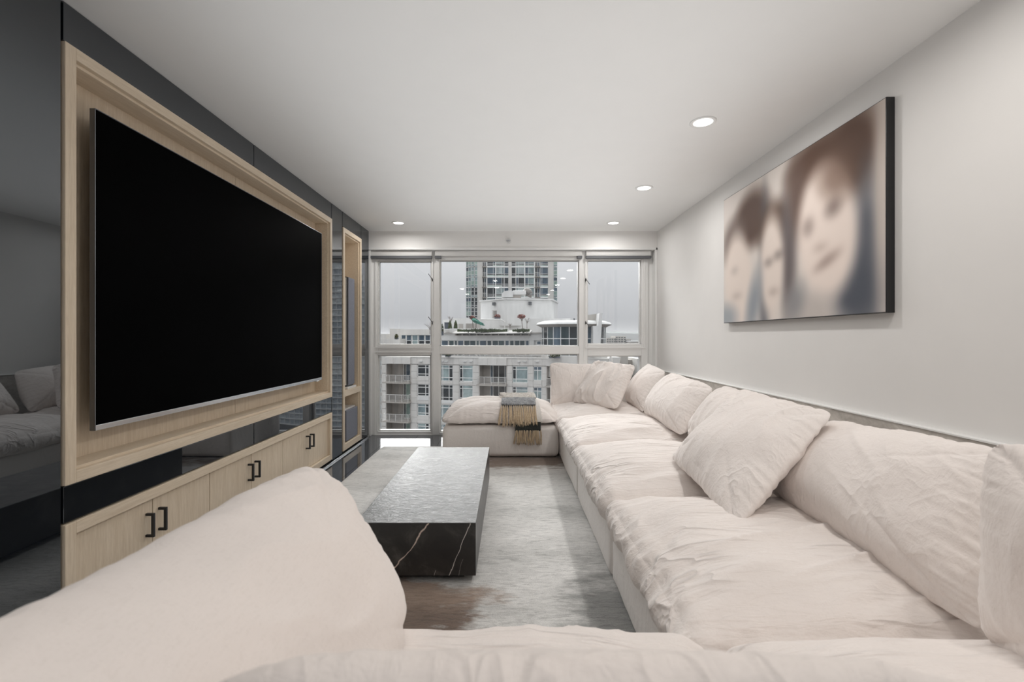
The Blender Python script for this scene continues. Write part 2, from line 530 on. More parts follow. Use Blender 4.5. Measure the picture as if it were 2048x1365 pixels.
def pillow(name, quad, T, parent=None, seed=1, n=80, edge=4.0, a=2.6, b=.62, corner=9, pinch=.03, Tb=None,
           wr=.010, wdir=(0, 0, 1), low=.016, puck=.003, floor=None, mat='linen', sag=0.0, ffreq=9., label=None, dents=(), warp=1.0):
    """two-faced cushion. quad: bottom-left, bottom-right, top-right, top-left seam corners (as its front is seen)"""
    P = [np.array(q, float) for q in quad]
    lin = np.linspace(-1, 1, n); lin = np.sin(lin * math.pi / 2) * .55 + lin * .45
    U, V = np.meshgrid(lin, lin, indexing='ij')
    u, v = U.ravel(), V.ravel()
    mx = np.maximum(np.abs(u), np.abs(v))
    pnrm = (np.abs(u) ** corner + np.abs(v) ** corner) ** (1 / corner) + 1e-9
    k = np.where(mx > 1e-6, mx / pnrm, 1.0)
    uu, vv = u * k, v * k
    uu = uu * (1 - pinch * (1 - v ** 2)); vv = vv * (1 - pinch * (1 - u ** 2))
    sag_d = sag * (1 - u ** 2) * np.clip((v + 1) / 2, 0, 1)
    fu, fv = (uu + 1) / 2, (vv + 1) / 2
    mid = (np.outer((1 - fu) * (1 - fv), P[0]) + np.outer(fu * (1 - fv), P[1]) + np.outer(fu * fv, P[2]) + np.outer((1 - fu) * fv, P[3]))
    mid[:, 2] -= sag_d
    ax = (P[1] + P[2] - P[0] - P[3]); ay = (P[2] + P[3] - P[0] - P[1])
    N = np.cross(ax, ay); N /= np.linalg.norm(N)
    m = mx
    t = ((1 - np.abs(u) ** a) * (1 - np.abs(v) ** a)) ** b
    # heavier at the bottom
    t = t * (1 + .16 * (-v) * (1 - np.abs(u) ** 3))
    nn = n * n
    Tb = T if Tb is None else Tb
    front = mid + np.outer(t * T, N); back = mid - np.outer(t * Tb, N)
    ring = m > .9999
    idx = np.arange(nn).reshape(n, n)
    bi = np.where(ring, np.arange(nn), np.arange(nn) + nn).reshape(n, n)
    f1 = np.stack([idx[:-1, :-1], idx[1:, :-1], idx[1:, 1:], idx[:-1, 1:]], -1).reshape(-1, 4)
    f2 = np.stack([bi[:-1, :-1], bi[:-1, 1:], bi[1:, 1:], bi[1:, :-1]], -1).reshape(-1, 4)
    vert = np.concatenate([front, back]); faces = np.concatenate([f1, f2])
    used = np.unique(faces); rem = -np.ones(len(vert), int); rem[used] = np.arange(len(used))
    vert = vert[used]; faces = rem[faces]
    m2 = np.concatenate([m, m])[used]; u2 = np.concatenate([u, u])[used]; v2 = np.concatenate([v, v])[used]
    nr = normals(vert, faces)
    d = low * pn(vert * 3.2 + seed * 5.1) + low * .5 * pn(vert * 6.5 + seed * 2.2)
    inner = np.clip((1 - m2) * 6, 0, 1)
    d += wr * (folds(vert, wdir, seed, ffreq, 5.0, warp) - .25) * (.35 + .65 * inner) + wr * .7 * swell(vert, wdir, seed + 3, ffreq * .6) * inner
    # puckers fanning from the seam
    arc = np.where(np.abs(u2) > np.abs(v2), v2, u2) + np.sign(u2) * 3 + np.sign(v2) * 7
    pk = pn(np.stack([arc * 15, m2 * 1.2 + seed, np.full_like(arc, seed * 1.7)], 1))
    plen = .62 + .25 * pn(np.stack([arc * 5, np.full_like(arc, seed * 3.3), np.full_like(arc, .5)], 1))
    d += puck * pk * np.clip((m2 - plen) / (1.02 - plen), 0, 1) * np.clip((1.02 - m2) * 30, 0, 1) * 1.6
    for (du, dv, dr, dd) in dents:
        d += dd * np.exp(-((u2 - du) ** 2 + (v2 - dv) ** 2) / dr ** 2)
    vert = vert + nr * d[:, None]
    if floor is not None: 
        z = vert[:, 2]; lo = z < floor; vert[lo, 2] = floor + (z[lo] - floor) * .12
    o = mesh_np(name, vert, faces, MAT[mat], parent)
    if label: o['label'] = label
    return o


def rounded(lo, hi, r, n=26):
    """rounded box as arrays"""
    lo, hi = np.array(lo, float), np.array(hi, float); h = (hi - lo) / 2; c = (hi + lo) / 2
    bm = bmesh.new(); bmesh.ops.create_cube(bm, size=2)
    bmesh.ops.subdivide_edges(bm, edges=bm.edges[:], cuts=n, use_grid_fill=True)
    bm.verts.ensure_lookup_table()
    p = np.array([v.co[:] for v in bm.verts]); f = np.array([[v.index for v in fc.verts] for fc in bm.faces]); bm.free()
    p = np.sign(p) * (1 - (1 - np.abs(p)) ** 1.45)
    return p, f, h, c, r


def slab(name, lo, hi, r, parent=None, seed=1, n=34, crown=.05, wr=.008, low=.010, wdir=(0, 1, 0), flat_z=None, mat='linen',
         ffreq=9., bulge=0.0, puck=.0, shear=None, dents=()):
    p, f, h, c, r = rounded(lo, hi, r, n)
    q0 = p * h
    q = np.clip(q0, -(h - r), h - r); d = q0 - q
    L = np.linalg.norm(d, axis=1)[:, None]
    v = q + np.where(L > 1e-9, d / np.maximum(L, 1e-9) * r, 0)
    top = np.clip(p[:, 2], 0, 1)
    v[:, 2] += crown * top * (1 - p[:, 0] ** 4) ** 2 * (1 - p[:, 1] ** 4) ** 2
    if bulge:
        side = (1 - p[:, 2] ** 2)
        v[:, 0] += bulge * np.sign(p[:, 0]) * (np.abs(p[:, 0]) ** 6) * side
        v[:, 1] += bulge * np.sign(p[:, 1]) * (np.abs(p[:, 1]) ** 6) * side
    nr = normals(v, f); w_ = v + c
    dsp = low * pn(w_ * 2.8 + seed * 4.7) + low * .5 * pn(w_ * 6.1 + seed * 1.9) + wr * (folds(w_, wdir, seed, ffreq) - .25) + wr * .9 * swell(w_, wdir, seed + 3, ffreq * .6)
    if puck:
        sd = np.clip((np.maximum(np.abs(p[:, 0]), np.abs(p[:, 1])) - .78) / .2, 0, 1)
        arc = np.where(np.abs(p[:, 0]) > np.abs(p[:, 1]), w_[:, 1], w_[:, 0])
        dsp += puck * sd * pn(np.stack([arc * 17, w_[:, 2] * 4 + seed, np.full_like(arc, seed)], 1))
    for (dx, dy, dr, dd) in dents:
        dsp += dd * np.exp(-((w_[:, 0] - dx) ** 2 + (w_[:, 1] - dy) ** 2) / dr ** 2) * (p[:, 2] > .2)
    v = w_ + nr * dsp[:, None]
    if flat_z is not None:
        z = v[:, 2]; k = z < flat_z; v[k, 2] = flat_z
    return mesh_np(name, v, f, MAT[mat], parent)


# ------------------------------------------------------------------ the room
XL, XR, YW, ZC = -1.626, 1.722, 5.455, 2.381
YB = -3.4
TILE_X0 = -1.363
fl = struct(bx(-2.05, XR + .1, YB - .1, 5.75, -.20, -.012).build('floor', MAT['grout']), 'dark polished tile floor')
ti = 0
tile_me = None
for ix in range(-2, 11):
    x0 = TILE_X0 + .2985 * ix + .0012; x1 = x0 + .2985 - .0024
    off = 0.0 if ix % 2 else .45
    y = -3.4 + off - .9
    while y < 5.7:
        y0, y1 = max(y, -3.4), min(y + .9 - .0024, 5.7)
        if y1 - y0 > .05 and x0 > -1.96 and x1 < 1.83 and (x0 < -1.0 or y1 > 4.6 or y0 < .2):
            bx(x0, x1, y0, y1, -.012, 0).build('floor_tile', MAT['tile'], fl)
        y += .9
    ti += 1
# light metal strip where the floor meets the joinery
struct(bx(-1.625, -1.612, -1.2, 5.45, 0, .012).build('baseboard_left', MAT['chrome'], bevel=.002))
ce = struct(bx(-2.05, XR + .1, YB - .1, 5.75, ZC, ZC + .15).build('ceiling', MAT['ceiling']), 'white painted ceiling')
struct(bx(XR, XR + .12, YB - .1, 5.75, -.2, ZC).build('wall_right', MAT['wall']), 'white painted right wall')
struct(bx(-2.05, -1.965, YB - .1, 5.75, -.2, ZC).build('wall_left', MAT['wall']))
struct(bx(XL - .12, XL + .0, YB - .1, -1.3, 0, ZC).build('wall_left', MAT['wall']))
# rear wall with a wide unseen opening, added to let sky light in
rw = MB(); rw.box(-2.05, XR, YB - .1, YB, 0, .1); rw.box(-2.05, XR, YB - .1, YB, 2.2, ZC); rw.box(-2.05, -1.5, YB - .1, YB, .1, 2.2); rw.box(1.5, XR, YB - .1, YB, .1, 2.2)
struct(rw.build('wall_back', MAT['wall']))
# header above the windows, stepped white casing
struct(bx(XL - .3, XR, YW, YW + .28, 2.19, ZC).build('wall_front', MAT['wall']), 'white header above the windows')
hz = lambda py, Y: CAM_H - (py - 675) / FPX * Y
hx = lambda px, Y: (px - 1018.5) / FPX * Y
tm = MB()
tm.box(XL - .1, XR - .02, YW - .012, YW + .10, 2.165, 2.192)
tm.build('trim_1', MAT['trim'], bevel=.003)['kind'] = 'structure'
tm = MB(); tm.box(XR - .032, XR - .002, YW - .012, YW + .20, 0, 2.165)
tm.build('trim_2', MAT['trim'], bevel=.003)['kind'] = 'structure'
# reveal to the right of the glazing
struct(bx(-2.05, -1.615, 5.46, 5.74, -.1, 2.19).build('wall_front', MAT['trim']))
struct(bx(1.61, XR, YW + .10, YW + .28, 0, 2.19).build('wall_front', MAT['trim']))

# ------------------------------------------------------------------ windows
GY = 5.60                                  # glass plane
wx = lambda px: hx(px, GY - .03)
wz = lambda py: hz(py, GY - .03)
F0, F1 = GY - .07, GY + .05


def window(idx, label, L, R, panes, opens=()):
    """outer px L..R; panes list of (x0,x1,y0,y1) glass openings in px -> frame pieces around them"""
    t = thing('window_%d' % idx, ((wx(L) + wx(R)) / 2, GY, 0), label, None, kind='structure')
    top, bot = 2.188, -.002
    ys = sorted(panes, key=lambda q: q[2])
    f = MB()
    f.box(wx(L), wx(ys[0][0]), F0, F1, bot, top); f.box(wx(ys[0][1]), wx(R), F0, F1, bot, top)
    f.box(wx(ys[0][0]), wx(ys[0][1]), F0, F1, wz(ys[0][2]), top)
    f.box(wx(ys[0][0]), wx(ys[0][1]), F0, F1, wz(ys[1][2]), wz(ys[0][3]))
    f.box(wx(ys[0][0]), wx(ys[0][1]), F0, F1, bot, wz(ys[1][3]))
    f.build('frame', MAT['trim'], t, bevel=.004)
    for (a, b_, c, d) in ys:
        s = MB(); e = .022
        # inner aluminium bead, stepped back
        x0, x1, z0, z1 = wx(a), wx(b_), wz(d), wz(c)
        for q in ((x0 - .002, x0 + e * .45, z0, z1), (x1 - e * .45, x1 + .002, z0, z1), (x0, x1, z0 - .002, z0 + e * .45), (x0, x1, z1 - e * .45, z1 + .002)):
            s.box(q[0], q[1], GY - .035, GY + .03, q[2], q[3])
        s.build('glazing_bead', MAT['alum'], t, bevel=.002)
        bx(x0, x1, GY - .003, GY + .003, z0, z1).build('pane', MAT['glass'], t)
    for (px, py, dx) in opens:
        # cam latch: small plate and slanted lever
        x, z = wx(px), wz(py)
        h = MB(); h.box(x - .009, x + .009, F0 - .012, F0, z - .03, z + .014)
        h.build('latch_plate', MAT['alum'], t, bevel=.003)
        MB().tube([(x, F0 - .012, z), (x, F0 - .03, z), (x + dx * .042, F0 - .04, z + .062 * (1 if dx < 0 else -1))], .0038, 8).build('latch_lever', MAT['gasket'], t)
    return t


window(1, 'left bay of white framed windows, hinged light above', 742, 868,
       [(757, 863, 523, 690), (757, 862, 711, 862)], [(866, 560, -1), (866, 645, -1)])
window(2, 'wide centre bay of white framed windows', 868, 1166,
       [(880, 1157, 521, 693), (880, 1157, 708, 864)])
window(3, 'right bay of white framed windows above corner seat', 1166, 1294,
       [(1174, 1281, 521, 689), (1174, 1281, 712, 862)], [(1170, 560, 1), (1170, 645, 1)])
# outer sash frame edges that stand proud round the hinged lights
for nm, (a, b_, c, d) in (('trim_3', (752, 868, 516, 697)), ('trim_4', (1169, 1288, 516, 697)), ('trim_5', (750, 868, 703, 871))):
    s = MB(); e = .016
    x0, x1, z0, z1 = wx(a), wx(b_), wz(d), wz(c)
    for q in ((x0, x0 + e, z0, z1), (x1 - e, x1, z0, z1), (x0 + e, x1 - e, z0, z0 + e), (x0 + e, x1 - e, z1 - e, z1)):
        s.box(q[0], q[1], F0 - .012, F0 + .002, q[2], q[3])
    s.build(nm, MAT['trim'])['kind'] = 'structure'
# roller blind cassettes over the three bays with the dark fabric slot below
for (a, b_, lab) in ((746, 866, 'blind cassette over left window, dark slot under it'), (872, 1162, 'long blind cassette over wide centre window'),
                     (1170, 1298, 'blind cassette over right window, dark slot under it')):
    x0, x1 = wx(a), wx(b_)
    t = thing('roller_blind', ((x0 + x1) / 2, GY - .1, wz(518)), lab, 'blind', 'roller blinds along window head')
    bx(x0, x1, YW + .03, F0 - .002, 2.10, 2.163).build('cassette', MAT['alum'], t, bevel=.006)
    s = MB()
    for (xa, xb) in (((x0, x0 + .07), (x1 - .055, x1)) if a == 872 else ((x0, x1),)):
        s = MB().box(xa, xb, F0 - .06, F0 - .004, 2.070, 2.10)
        s.build('blind_slot', MAT['gasket'], t)
# sprinkler on the header
t = thing('fire_sprinkler', (hx(1017, YW), YW, hz(483, YW)), 'small white sprinkler head on header above window', 'sprinkler')
c = wloc(t)
MB().tube([(c.x, YW, c.z), (c.x, YW - .012, c.z)], .032, 20).build('plate', MAT['trim'], t)
MB().tube([(c.x, YW - .012, c.z), (c.x, YW - .05, c.z)], .010, 10).build('nozzle', MAT['chrome'], t)
s = MB(); s.tube([(c.x - .016, YW - .012, c.z), (c.x - .018, YW - .045, c.z), (c.x, YW - .065, c.z), (c.x + .018, YW - .045, c.z), (c.x + .016, YW - .012, c.z)], .004, 6)
s.build('deflector_arm', MAT['chrome'], t)

# ------------------------------------------------------------------ recessed lights
lights = [(1.107, 2.685, 'nearest recessed downlight, largest on the ceiling'), (1.11, 3.87, 'middle recessed downlight of right-hand row'),
          (1.12, 5.05, 'recessed downlight near window on picture side'), (-1.19, 5.05, 'recessed downlight near window beside media wall'),
          (-.30, 1.10, 'added unseen downlight above the coffee table end of the near sofa'), (-.30, -.30, 'added unseen downlight above the viewer'), (1.107, 1.50, 'fourth downlight from the window in right-hand row'), (1.107, .30, 'fifth downlight from the window in right-hand row'), (-1.19, -.6, 'added unseen downlight beside media wall just behind the viewer'), (1.107, -.9, 'added unseen sixth downlight from the window in right-hand row'), (-1.19, -2.0, 'added unseen rearmost downlight on the media wall side'), (1.107, -2.1, 'added unseen rearmost downlight of the right-hand row')]  # lamps over the near sofa and behind the viewer are added for light
for (x, y, lab) in lights:
    lab = lab or 'added unseen ceiling downlight behind the viewer'
    t = thing('downlight', (x, y, ZC), lab, 'light', 'recessed ceiling lights')
    MB().lathe([(.073, 0), (.073, -.003), (.068, -.006), (.054, -.005), (.052, .0)], (x, y, ZC), 40).build('trim_ring', MAT['trim'], t, smooth=True)
    MB().lathe([(.0005, -.0025), (.053, -.0025)], (x, y, ZC), 40).build('diffuser', MAT['lamp'], t)
    d = bpy.data.lights.new('downlight_lamp', 'AREA'); d.shape = 'DISK'; d.size = .106; d.energy = LAMP_W * (.45 if x == -.30 else .75 if y > 5 else .95 if -1 < y < 2 else 1); d.spread = math.radians(176)
    d.color = (1, .955, .91) if y < 2 else (1, .975, .95)
    lo = bpy.data.objects.new('downlight_lamp', d); C.objects.link(lo); lo.parent = t; lo.location = (0, 0, -.02)

# ------------------------------------------------------------------ media wall
XP = -1.75                                   # niche back
pb = -1.66                                   # glass panel back


def panel(y0, y1, z0, z1, parent): return bx(pb, XL, y0 + .003, y1 - .003, z0, z1).build('glass_panel', MAT['gloss'], parent, bevel=.002)


mw = thing('media_wall', (-1.7, 3, 0), 'black glass panelled wall surrounding the television', 'wall unit')
bx(-1.96, -1.87, -1.3, 5.45, .0, ZC - .002).build('backing', MAT['darkgap'], mw)
panel(-1.3, .2, .02, ZC - .003, mw); panel(.2, 1.708, .02, ZC - .003, mw)
panel(1.711, 2.994, 2.236, ZC - .003, mw); panel(2.994, 4.30, 2.236, ZC - .003, mw)
panel(1.711, 2.994, .468, .603, mw); panel(2.994, 4.30, .468, .603, mw)
panel(4.305, 4.578, .02, ZC - .003, mw); panel(4.583, 5.155, 2.232, ZC - .003, mw); panel(5.158, 5.44, .02, ZC - .003, mw)

# television niche frame
Y0, Y1, Z0, Z1 = 1.713, 4.298, .606, 2.232
nf = thing('television_niche', (-1.7, 3, Z0), 'pale oak framed recess holding the television', 'niche')
fw = .045
XF = XL + .008
for nm, q in (('side_rail', (Y0, Y0 + fw, Z0, Z1)), ('side_rail', (Y1 - fw, Y1, Z0, Z1))):
    bx(XP, XF, q[0], q[1], q[2], q[3]).build(nm, MAT['oak'], nf, bevel=.002)
bx(XP, XF, Y0 + fw, Y1 - fw, Z1 - fw, Z1).build('top_rail', MAT['oak_h'], nf, bevel=.002)
bx(XP, XF, Y0 + fw, Y1 - fw, Z0, Z0 + fw).build('bottom_rail', MAT['oak_h'], nf, bevel=.002)
# recessed inner lining with a small shadow step
lin = MB(); e = .012
lin.box(XP, XL - .012, Y0 + fw, Y1 - fw, Z1 - fw - e, Z1 - fw); lin.box(XP, XL - .012, Y0 + fw, Y1 - fw, Z0 + fw, Z0 + fw + e)
lin.box(XP, XL - .012, Y0 + fw, Y0 + fw + e, Z0 + fw + e, Z1 - fw - e); lin.box(XP, XL - .012, Y1 - fw - e, Y1 - fw, Z0 + fw + e, Z1 - fw - e)
lin.build('lining', MAT['oak_h'], nf, bevel=.001)
bx(XP - .008, XP, Y0, 3.00, Z0, Z1).build('back_panel', MAT['oak'], nf); bx(XP - .008, XP, 3.003, Y1, Z0, Z1).build('back_panel', MAT['oak'], nf)

# television
TY0, TY1, TZ0, TZ1, TX = 1.873, 4.131, .777, 2.060, -1.65
tv = thing('television', (TX, 3, TZ0), 'large flat black television screen mounted in oak niche', 'television')
bx(TX - .018, TX, TY0, TY1, TZ0 + .02, TZ1).build('screen', MAT['screen'], tv, bevel=.0015)
s = MB(); s.box(TX - .020, TX + .002, TY0 - .003, TY0, TZ0, TZ1 + .002); s.box(TX - .020, TX + .002, TY1, TY1 + .003, TZ0, TZ1 + .002)
s.box(TX - .020, TX + .002, TY0, TY1, TZ1, TZ1 + .003)
s.build('edge_frame', MAT['bezel'], tv)
bx(TX - .020, TX + .003, TY0, TY1, TZ0, TZ0 + .022).build('bottom_bezel', MAT['chrome'], tv, bevel=.002)
bx(TX - .02, TX + .006, 4.02, 4.07, TZ0 - .008, TZ0).build('sensor', MAT['silver'], tv, bevel=.002)
bx(XP, TX - .020, 2.55, 3.45, 1.1, 1.7).build('wall_bracket', MAT['black'], tv)

# low cabinet with six doors
Z0, Z1 = .034, .462
cb = thing('low_cabinet', (-1.7, 3, Z0), 'long pale oak cabinet with six doors under the television', 'cabinet')
bx(XP, XF, Y0, Y0 + fw, Z0, Z1).build('end_stile', MAT['oak'], cb, bevel=.002)
bx(XP, XF, Y1 - fw, Y1, Z0, Z1).build('end_stile', MAT['oak'], cb, bevel=.002)
bx(XP, XF, Y0 + fw, Y1 - fw, Z1 - .046, Z1).build('top_rail', MAT['oak_h'], cb, bevel=.002)
bx(XP, XF, Y0 + fw, Y1 - fw, Z0, Z0 + .05).build('bottom_rail', MAT['oak_h'], cb, bevel=.002)
bx(XP - .008, XP, Y0, Y1, Z0, Z1).build('back_panel', MAT['darkgap'], cb)
bx(XP, XL - .05, Y0, Y1, .002, Z0).build('plinth', MAT['darkgap'], cb)
seams = [Y0 + fw] + [2.164, 2.575, 2.994, 3.408, 3.836] + [Y1 - fw]
for i in range(6):
    a, b_ = seams[i] + .0025, seams[i + 1] - .0025
    dr = bx(XL - .038, XL - .016, a, b_, Z0 + .053, Z1 - .0495).build('door', MAT['oak'], cb, bevel=.0012)
    hy = b_ - .036 if i % 2 == 0 else a + .036
    zc = .300; hh = .054; r = .0058; xo = XL - .016
    h = MB()
    h.box(xo + .026, xo + .038, hy - r, hy + r, zc - hh, zc + hh)
    h.box(xo, xo + .030, hy - r, hy + r, zc + hh - 2 * r, zc + hh); h.box(xo, xo + .030, hy - r, hy + r, zc - hh, zc - hh + 2 * r)
    h.build('handle', MAT['black'], dr, bevel=.0015)

# tall speaker niche
Y0, Y1, Z0, Z1 = 4.585, 5.155, .034, 2.228
tn = thing('speaker_niche', (-1.7, 4.87, Z0), 'tall narrow oak shelf unit near the window', 'shelf unit')
for q in ((Y0, Y0 + fw), (Y1 - fw, Y1)): bx(XP - .1, XF, q[0], q[1], Z0, Z1).build('side_rail', MAT['oak'], tn, bevel=.002)
bx(XP - .1, XF, Y0 + fw, Y1 - fw, Z1 - fw, Z1).build('top_rail', MAT['oak_h'], tn, bevel=.002)
bx(XP - .1, XF, Y0 + fw, Y1 - fw, Z0, Z0 + .06).build('bottom_rail', MAT['oak_h'], tn, bevel=.002)
bx(XP - .1, XF, Y0 + fw, Y1 - fw, .562, .622).build('shelf', MAT['oak_h'], tn, bevel=.002)
lin = MB()
lin.box(XP - .1, XL - .012, Y0 + fw, Y1 - fw, Z1 - fw - e, Z1 - fw); lin.box(XP - .1, XL - .012, Y1 - fw - e, Y1 - fw, .622, Z1 - fw - e); lin.box(XP - .1, XL - .012, Y1 - fw - e, Y1 - fw, Z0 + .06, .562)
lin.build('lining', MAT['oak_h'], tn)
bx(XP - .108, XP - .1, Y0, Y1, Z0, Z1).build('back_panel', MAT['oak'], tn)
bx(XP - .1, XL - .05, Y0, Y1, .002, Z0).build('plinth', MAT['darkgap'], tn)

sp = thing('floor_speaker', (-1.69, 4.89, .622), 'tall slim grey cloth speaker on upper niche shelf', 'speaker')
bx(-1.75, -1.655, 4.79, 4.99, .645, 1.77).build('cabinet', MAT['black'], sp, bevel=.006)
bx(-1.654, -1.640, 4.80, 4.985, .66, 1.765).build('grille', MAT['speaker_cloth'], sp, bevel=.004)
bx(-1.775, -1.63, 4.75, 5.01, .622, .645).build('base', MAT['silver'], sp, bevel=.004)
bx(-1.73, -1.66, 4.786, 4.79, .66, 1.76).build('side_reflection', MAT['silver'], sp)  # pale sheet paints in the oak mirrored by the glossy side
sw = thing('subwoofer', (-1.7, 4.88, .094), 'square grey cloth speaker in lower niche', 'speaker')
bx(-1.80, -1.650, 4.72, 5.05, .10, .405).build('cabinet', MAT['black'], sw, bevel=.006)
bx(-1.649, -1.632, 4.715, 5.055, .105, .41).build('grille', MAT['speaker_cloth'], sw, bevel=.004)
bx(-1.80, -1.655, 4.715, 5.045, .405, .425).build('top_cap', MAT['silver'], sw, bevel=.003)
for yy in (4.75, 5.0):
    for xx in (-1.78, -1.68): bx(xx - .012, xx + .012, yy, yy + .024, .094, .10).build('foot', MAT['black'], sw)

# ------------------------------------------------------------------ ledge, picture
struct(bx(1.694, XR, -1.0, 5.30, 0, .775).build('trim_6', MAT['stone'], bevel=.003), 'low grey stone-look ledge along wall behind the sofa')
struct(bx(1.690, XR, -1.0, 5.30, .775, .781).build('trim_7', MAT['trim']), 'thin pale cap on the grey ledge')

AY0, AY1, AZ0, AZ1, AX = 2.098, 3.688, 1.26, 2.225, 1.683
pic = thing('wall_picture', (AX, (AY0 + AY1) / 2, AZ0), 'large blurred portrait print of three smiling faces on right wall', 'picture')
bx(AX + .001, 1.722, AY0, AY1, AZ0, AZ1).build('frame', MAT['black'], pic, bevel=.0015)
# the print: softly blurred flat picture held as colours on a fine grid (a: far to near, b: bottom to top)
NA, NB = 150, 96
aa, bb = np.meshgrid(np.linspace(0, 1, NA), np.linspace(0, 1, NB), indexing='ij')
lin_c = lambda c: np.array(srgb(*c)[:3])
img = np.ones((NA, NB, 3)) * np.array([214, 208, 203.])


def ell(cx, cy, rx, ry, colr, ang=0, soft=.12, op=1.0):
    global img
    c, s = math.cos(ang), math.sin(ang)
    dx, dy = (aa - cx) * 1.65, (bb - cy)
    u = (dx * c + dy * s) / (rx * 1.65); v = (-dx * s + dy * c) / ry
    d = np.sqrt(u * u + v * v)
    k = op * np.clip((1 + soft - d) / (2 * soft), 0, 1)[..., None]
    img = img * (1 - k) + np.array(colr, float) * k


DK, BR, GR, SK = (88, 78, 74), (112, 96, 88), (112, 114, 120), (222, 212, 205)
ell(.10, .97, .16, .16, (214, 208, 204), 0, .5)
ell(.26, .74, .15, .20, (118, 104, 98), .2, .3)           # far child's hair
ell(.10, .62, .10, .18, (140, 130, 126), -.3, .4)
ell(.37, .30, .035, .50, GR, 0, .6)
ell(.14, .32, .125, .36, SK, .1, .2)                      # far child's face
ell(.45, .62, .13, .16, (120, 106, 98), 0, .35)           # middle hair
ell(.535, .42, .05, .40, (128, 122, 122), 0, .5)
ell(.42, .36, .085, .34, SK, 0, .22)                      # middle face
ell(.86, .82, .13, .24, (110, 94, 86), -.3, .35)          # large hair
ell(.70, .88, .17, .15, (118, 102, 94), 0, .35)
ell(.60, .72, .05, .24, (126, 112, 106), .1, .5)
ell(.93, .30, .06, .38, (120, 122, 128), 0, .5)
ell(.88, .12, .10, .17, (110, 113, 120), 0, .5)
ell(.985, .55, .025, .5, (198, 190, 184), 0, .6)
ell(.745, .47, .145, .375, (226, 215, 208), .12, .16)     # large face
ell(.795, .74, .085, .10, (140, 122, 112), -.5, .6, .75)
ell(.655, .53, .026, .045, (150, 138, 134), 0, .8, .75); ell(.785, .585, .034, .04, (138, 126, 122), .1, .8, .85)   # eyes
ell(.755, .305, .055, .022, (150, 134, 128), .35, .8, .85); ell(.72, .39, .03, .018, (178, 164, 157), 0, .9, .7)    # mouth, nose
ell(.40, .39, .025, .02, (130, 122, 120), 0, .9, .8); ell(.47, .42, .025, .022, (120, 112, 110), 0, .9, .8)
ell(.435, .185, .03, .02, (170, 158, 152), 0, .9, .7)
ell(.11, .40, .03, .02, (180, 172, 168), 0, .9, .7); ell(.13, .20, .04, .02, (180, 170, 165), 0, .9, .7)
ell(.66, .02, .12, .12, (196, 190, 186), 0, .4); ell(.58, .10, .05, .12, (150, 150, 152), -.5, .6, .8)
ell(.28, .12, .05, .22, (150, 156, 163), -.3, .6, .85); ell(.03, .04, .10, .10, (160, 166, 172), 0, .5, .8)
kern = np.exp(-np.linspace(-1.6, 1.6, 7) ** 2); kern /= kern.sum()
for _ in range(2):
    for ax_ in (0, 1):
        img = np.apply_along_axis(lambda r: np.convolve(np.pad(r, 3, 'edge'), kern, 'valid'), ax_, img)
img = np.clip((img / 255. - .66) * 1.32 + .64, 0, 1)
lin_img = np.where(img <= .04045, img / 12.92, ((img + .055) / 1.055) ** 2.4) * .98
pv = np.stack([np.full(NA * NB, AX), (AY1 - .004 - aa * (AY1 - AY0 - .008)).ravel(), (AZ0 + .004 + bb * (AZ1 - AZ0 - .008)).ravel()], 1)
ii = np.arange(NA * NB).reshape(NA, NB)
pf = np.stack([ii[:-1, :-1], ii[:-1, 1:], ii[1:, 1:], ii[1:, :-1]], -1).reshape(-1, 4)
pr = mesh_np('print', pv, pf[:, ::-1], None, pic) if False else None
me = bpy.data.meshes.new('print'); pr = bpy.data.objects.new('print', me); C.objects.link(pr); pr.parent = pic
me.from_pydata([tuple(p) for p in pv - np.array(wloc(pic))], [], [tuple(int(i) for i in q) for q in pf]); me.update()
ca = me.color_attributes.new('print_colour', 'FLOAT_COLOR', 'POINT')
ca.data.foreach_set('color', np.concatenate([lin_img.reshape(-1, 3), np.ones((NA * NB, 1))], 1).astype(np.float32).ravel())
m = M('portrait_print').set(rough=.6, spec=.15); va = m.n.new('ShaderNodeVertexColor'); va.layer_name = 'print_colour'
m.col(va.outputs[0]); me.materials.append(m.m)

# ------------------------------------------------------------------ rug
n1, n2 = 90, 150
gx, gy = np.meshgrid(np.linspace(-1.33, 1.25, n1), np.linspace(.5, 4.91, n2), indexing='ij')
pts = np.stack([gx.ravel(), gy.ravel(), np.zeros(n1 * n2)], 1)
z = .016 + .002 * pn(pts * (9, 22, 1)) + .0015 * pn(pts * (30, 60, 1) + 4)
edge_m = np.minimum.reduce([gx.ravel() + 1.33, 1.25 - gx.ravel(), gy.ravel() - .5, 4.91 - gy.ravel()])
z = np.where(edge_m < 1e-6, .001, z)
pts[:, 2] = z
ii = np.arange(n1 * n2).reshape(n1, n2)
rf = np.stack([ii[:-1, :-1], ii[1:, :-1], ii[1:, 1:], ii[:-1, 1:]], -1).reshape(-1, 4)
rug = mesh_np('area_rug', pts, rf, MAT['rug'], None, (RX, RY, 0))
tag(rug, 'grey silky area rug with brown and dark patches under coffee table', 'rug')

# ------------------------------------------------------------------ coffee table
TX0, TX1, TYa, TYb = -.709, -.1545, 2.167, 3.655
ct = thing('coffee_table', ((TX0 + TX1) / 2, (TYa + TYb) / 2, .016), 'low block coffee table of black veined marble on the rug', 'table')
bx(TX0, TX1, TYa, TYb, .05, .2915).build('marble_block', MAT['marble'], ct, bevel=.001)
bx(TX0, TX1, TYa, TYb, .2915, .2945).build('sheen_top', MAT['marble_sheen'], ct, bevel=.001)
bx(TX0 + .06, TX1 - .06, TYa + .06, TYb - .06, .016, .05).build('plinth', MAT['black'], ct)

# ------------------------------------------------------------------ sofa sections
ZB = .285                                      # top of the seat bases
FX = .475                                      # front face of the wall-side run


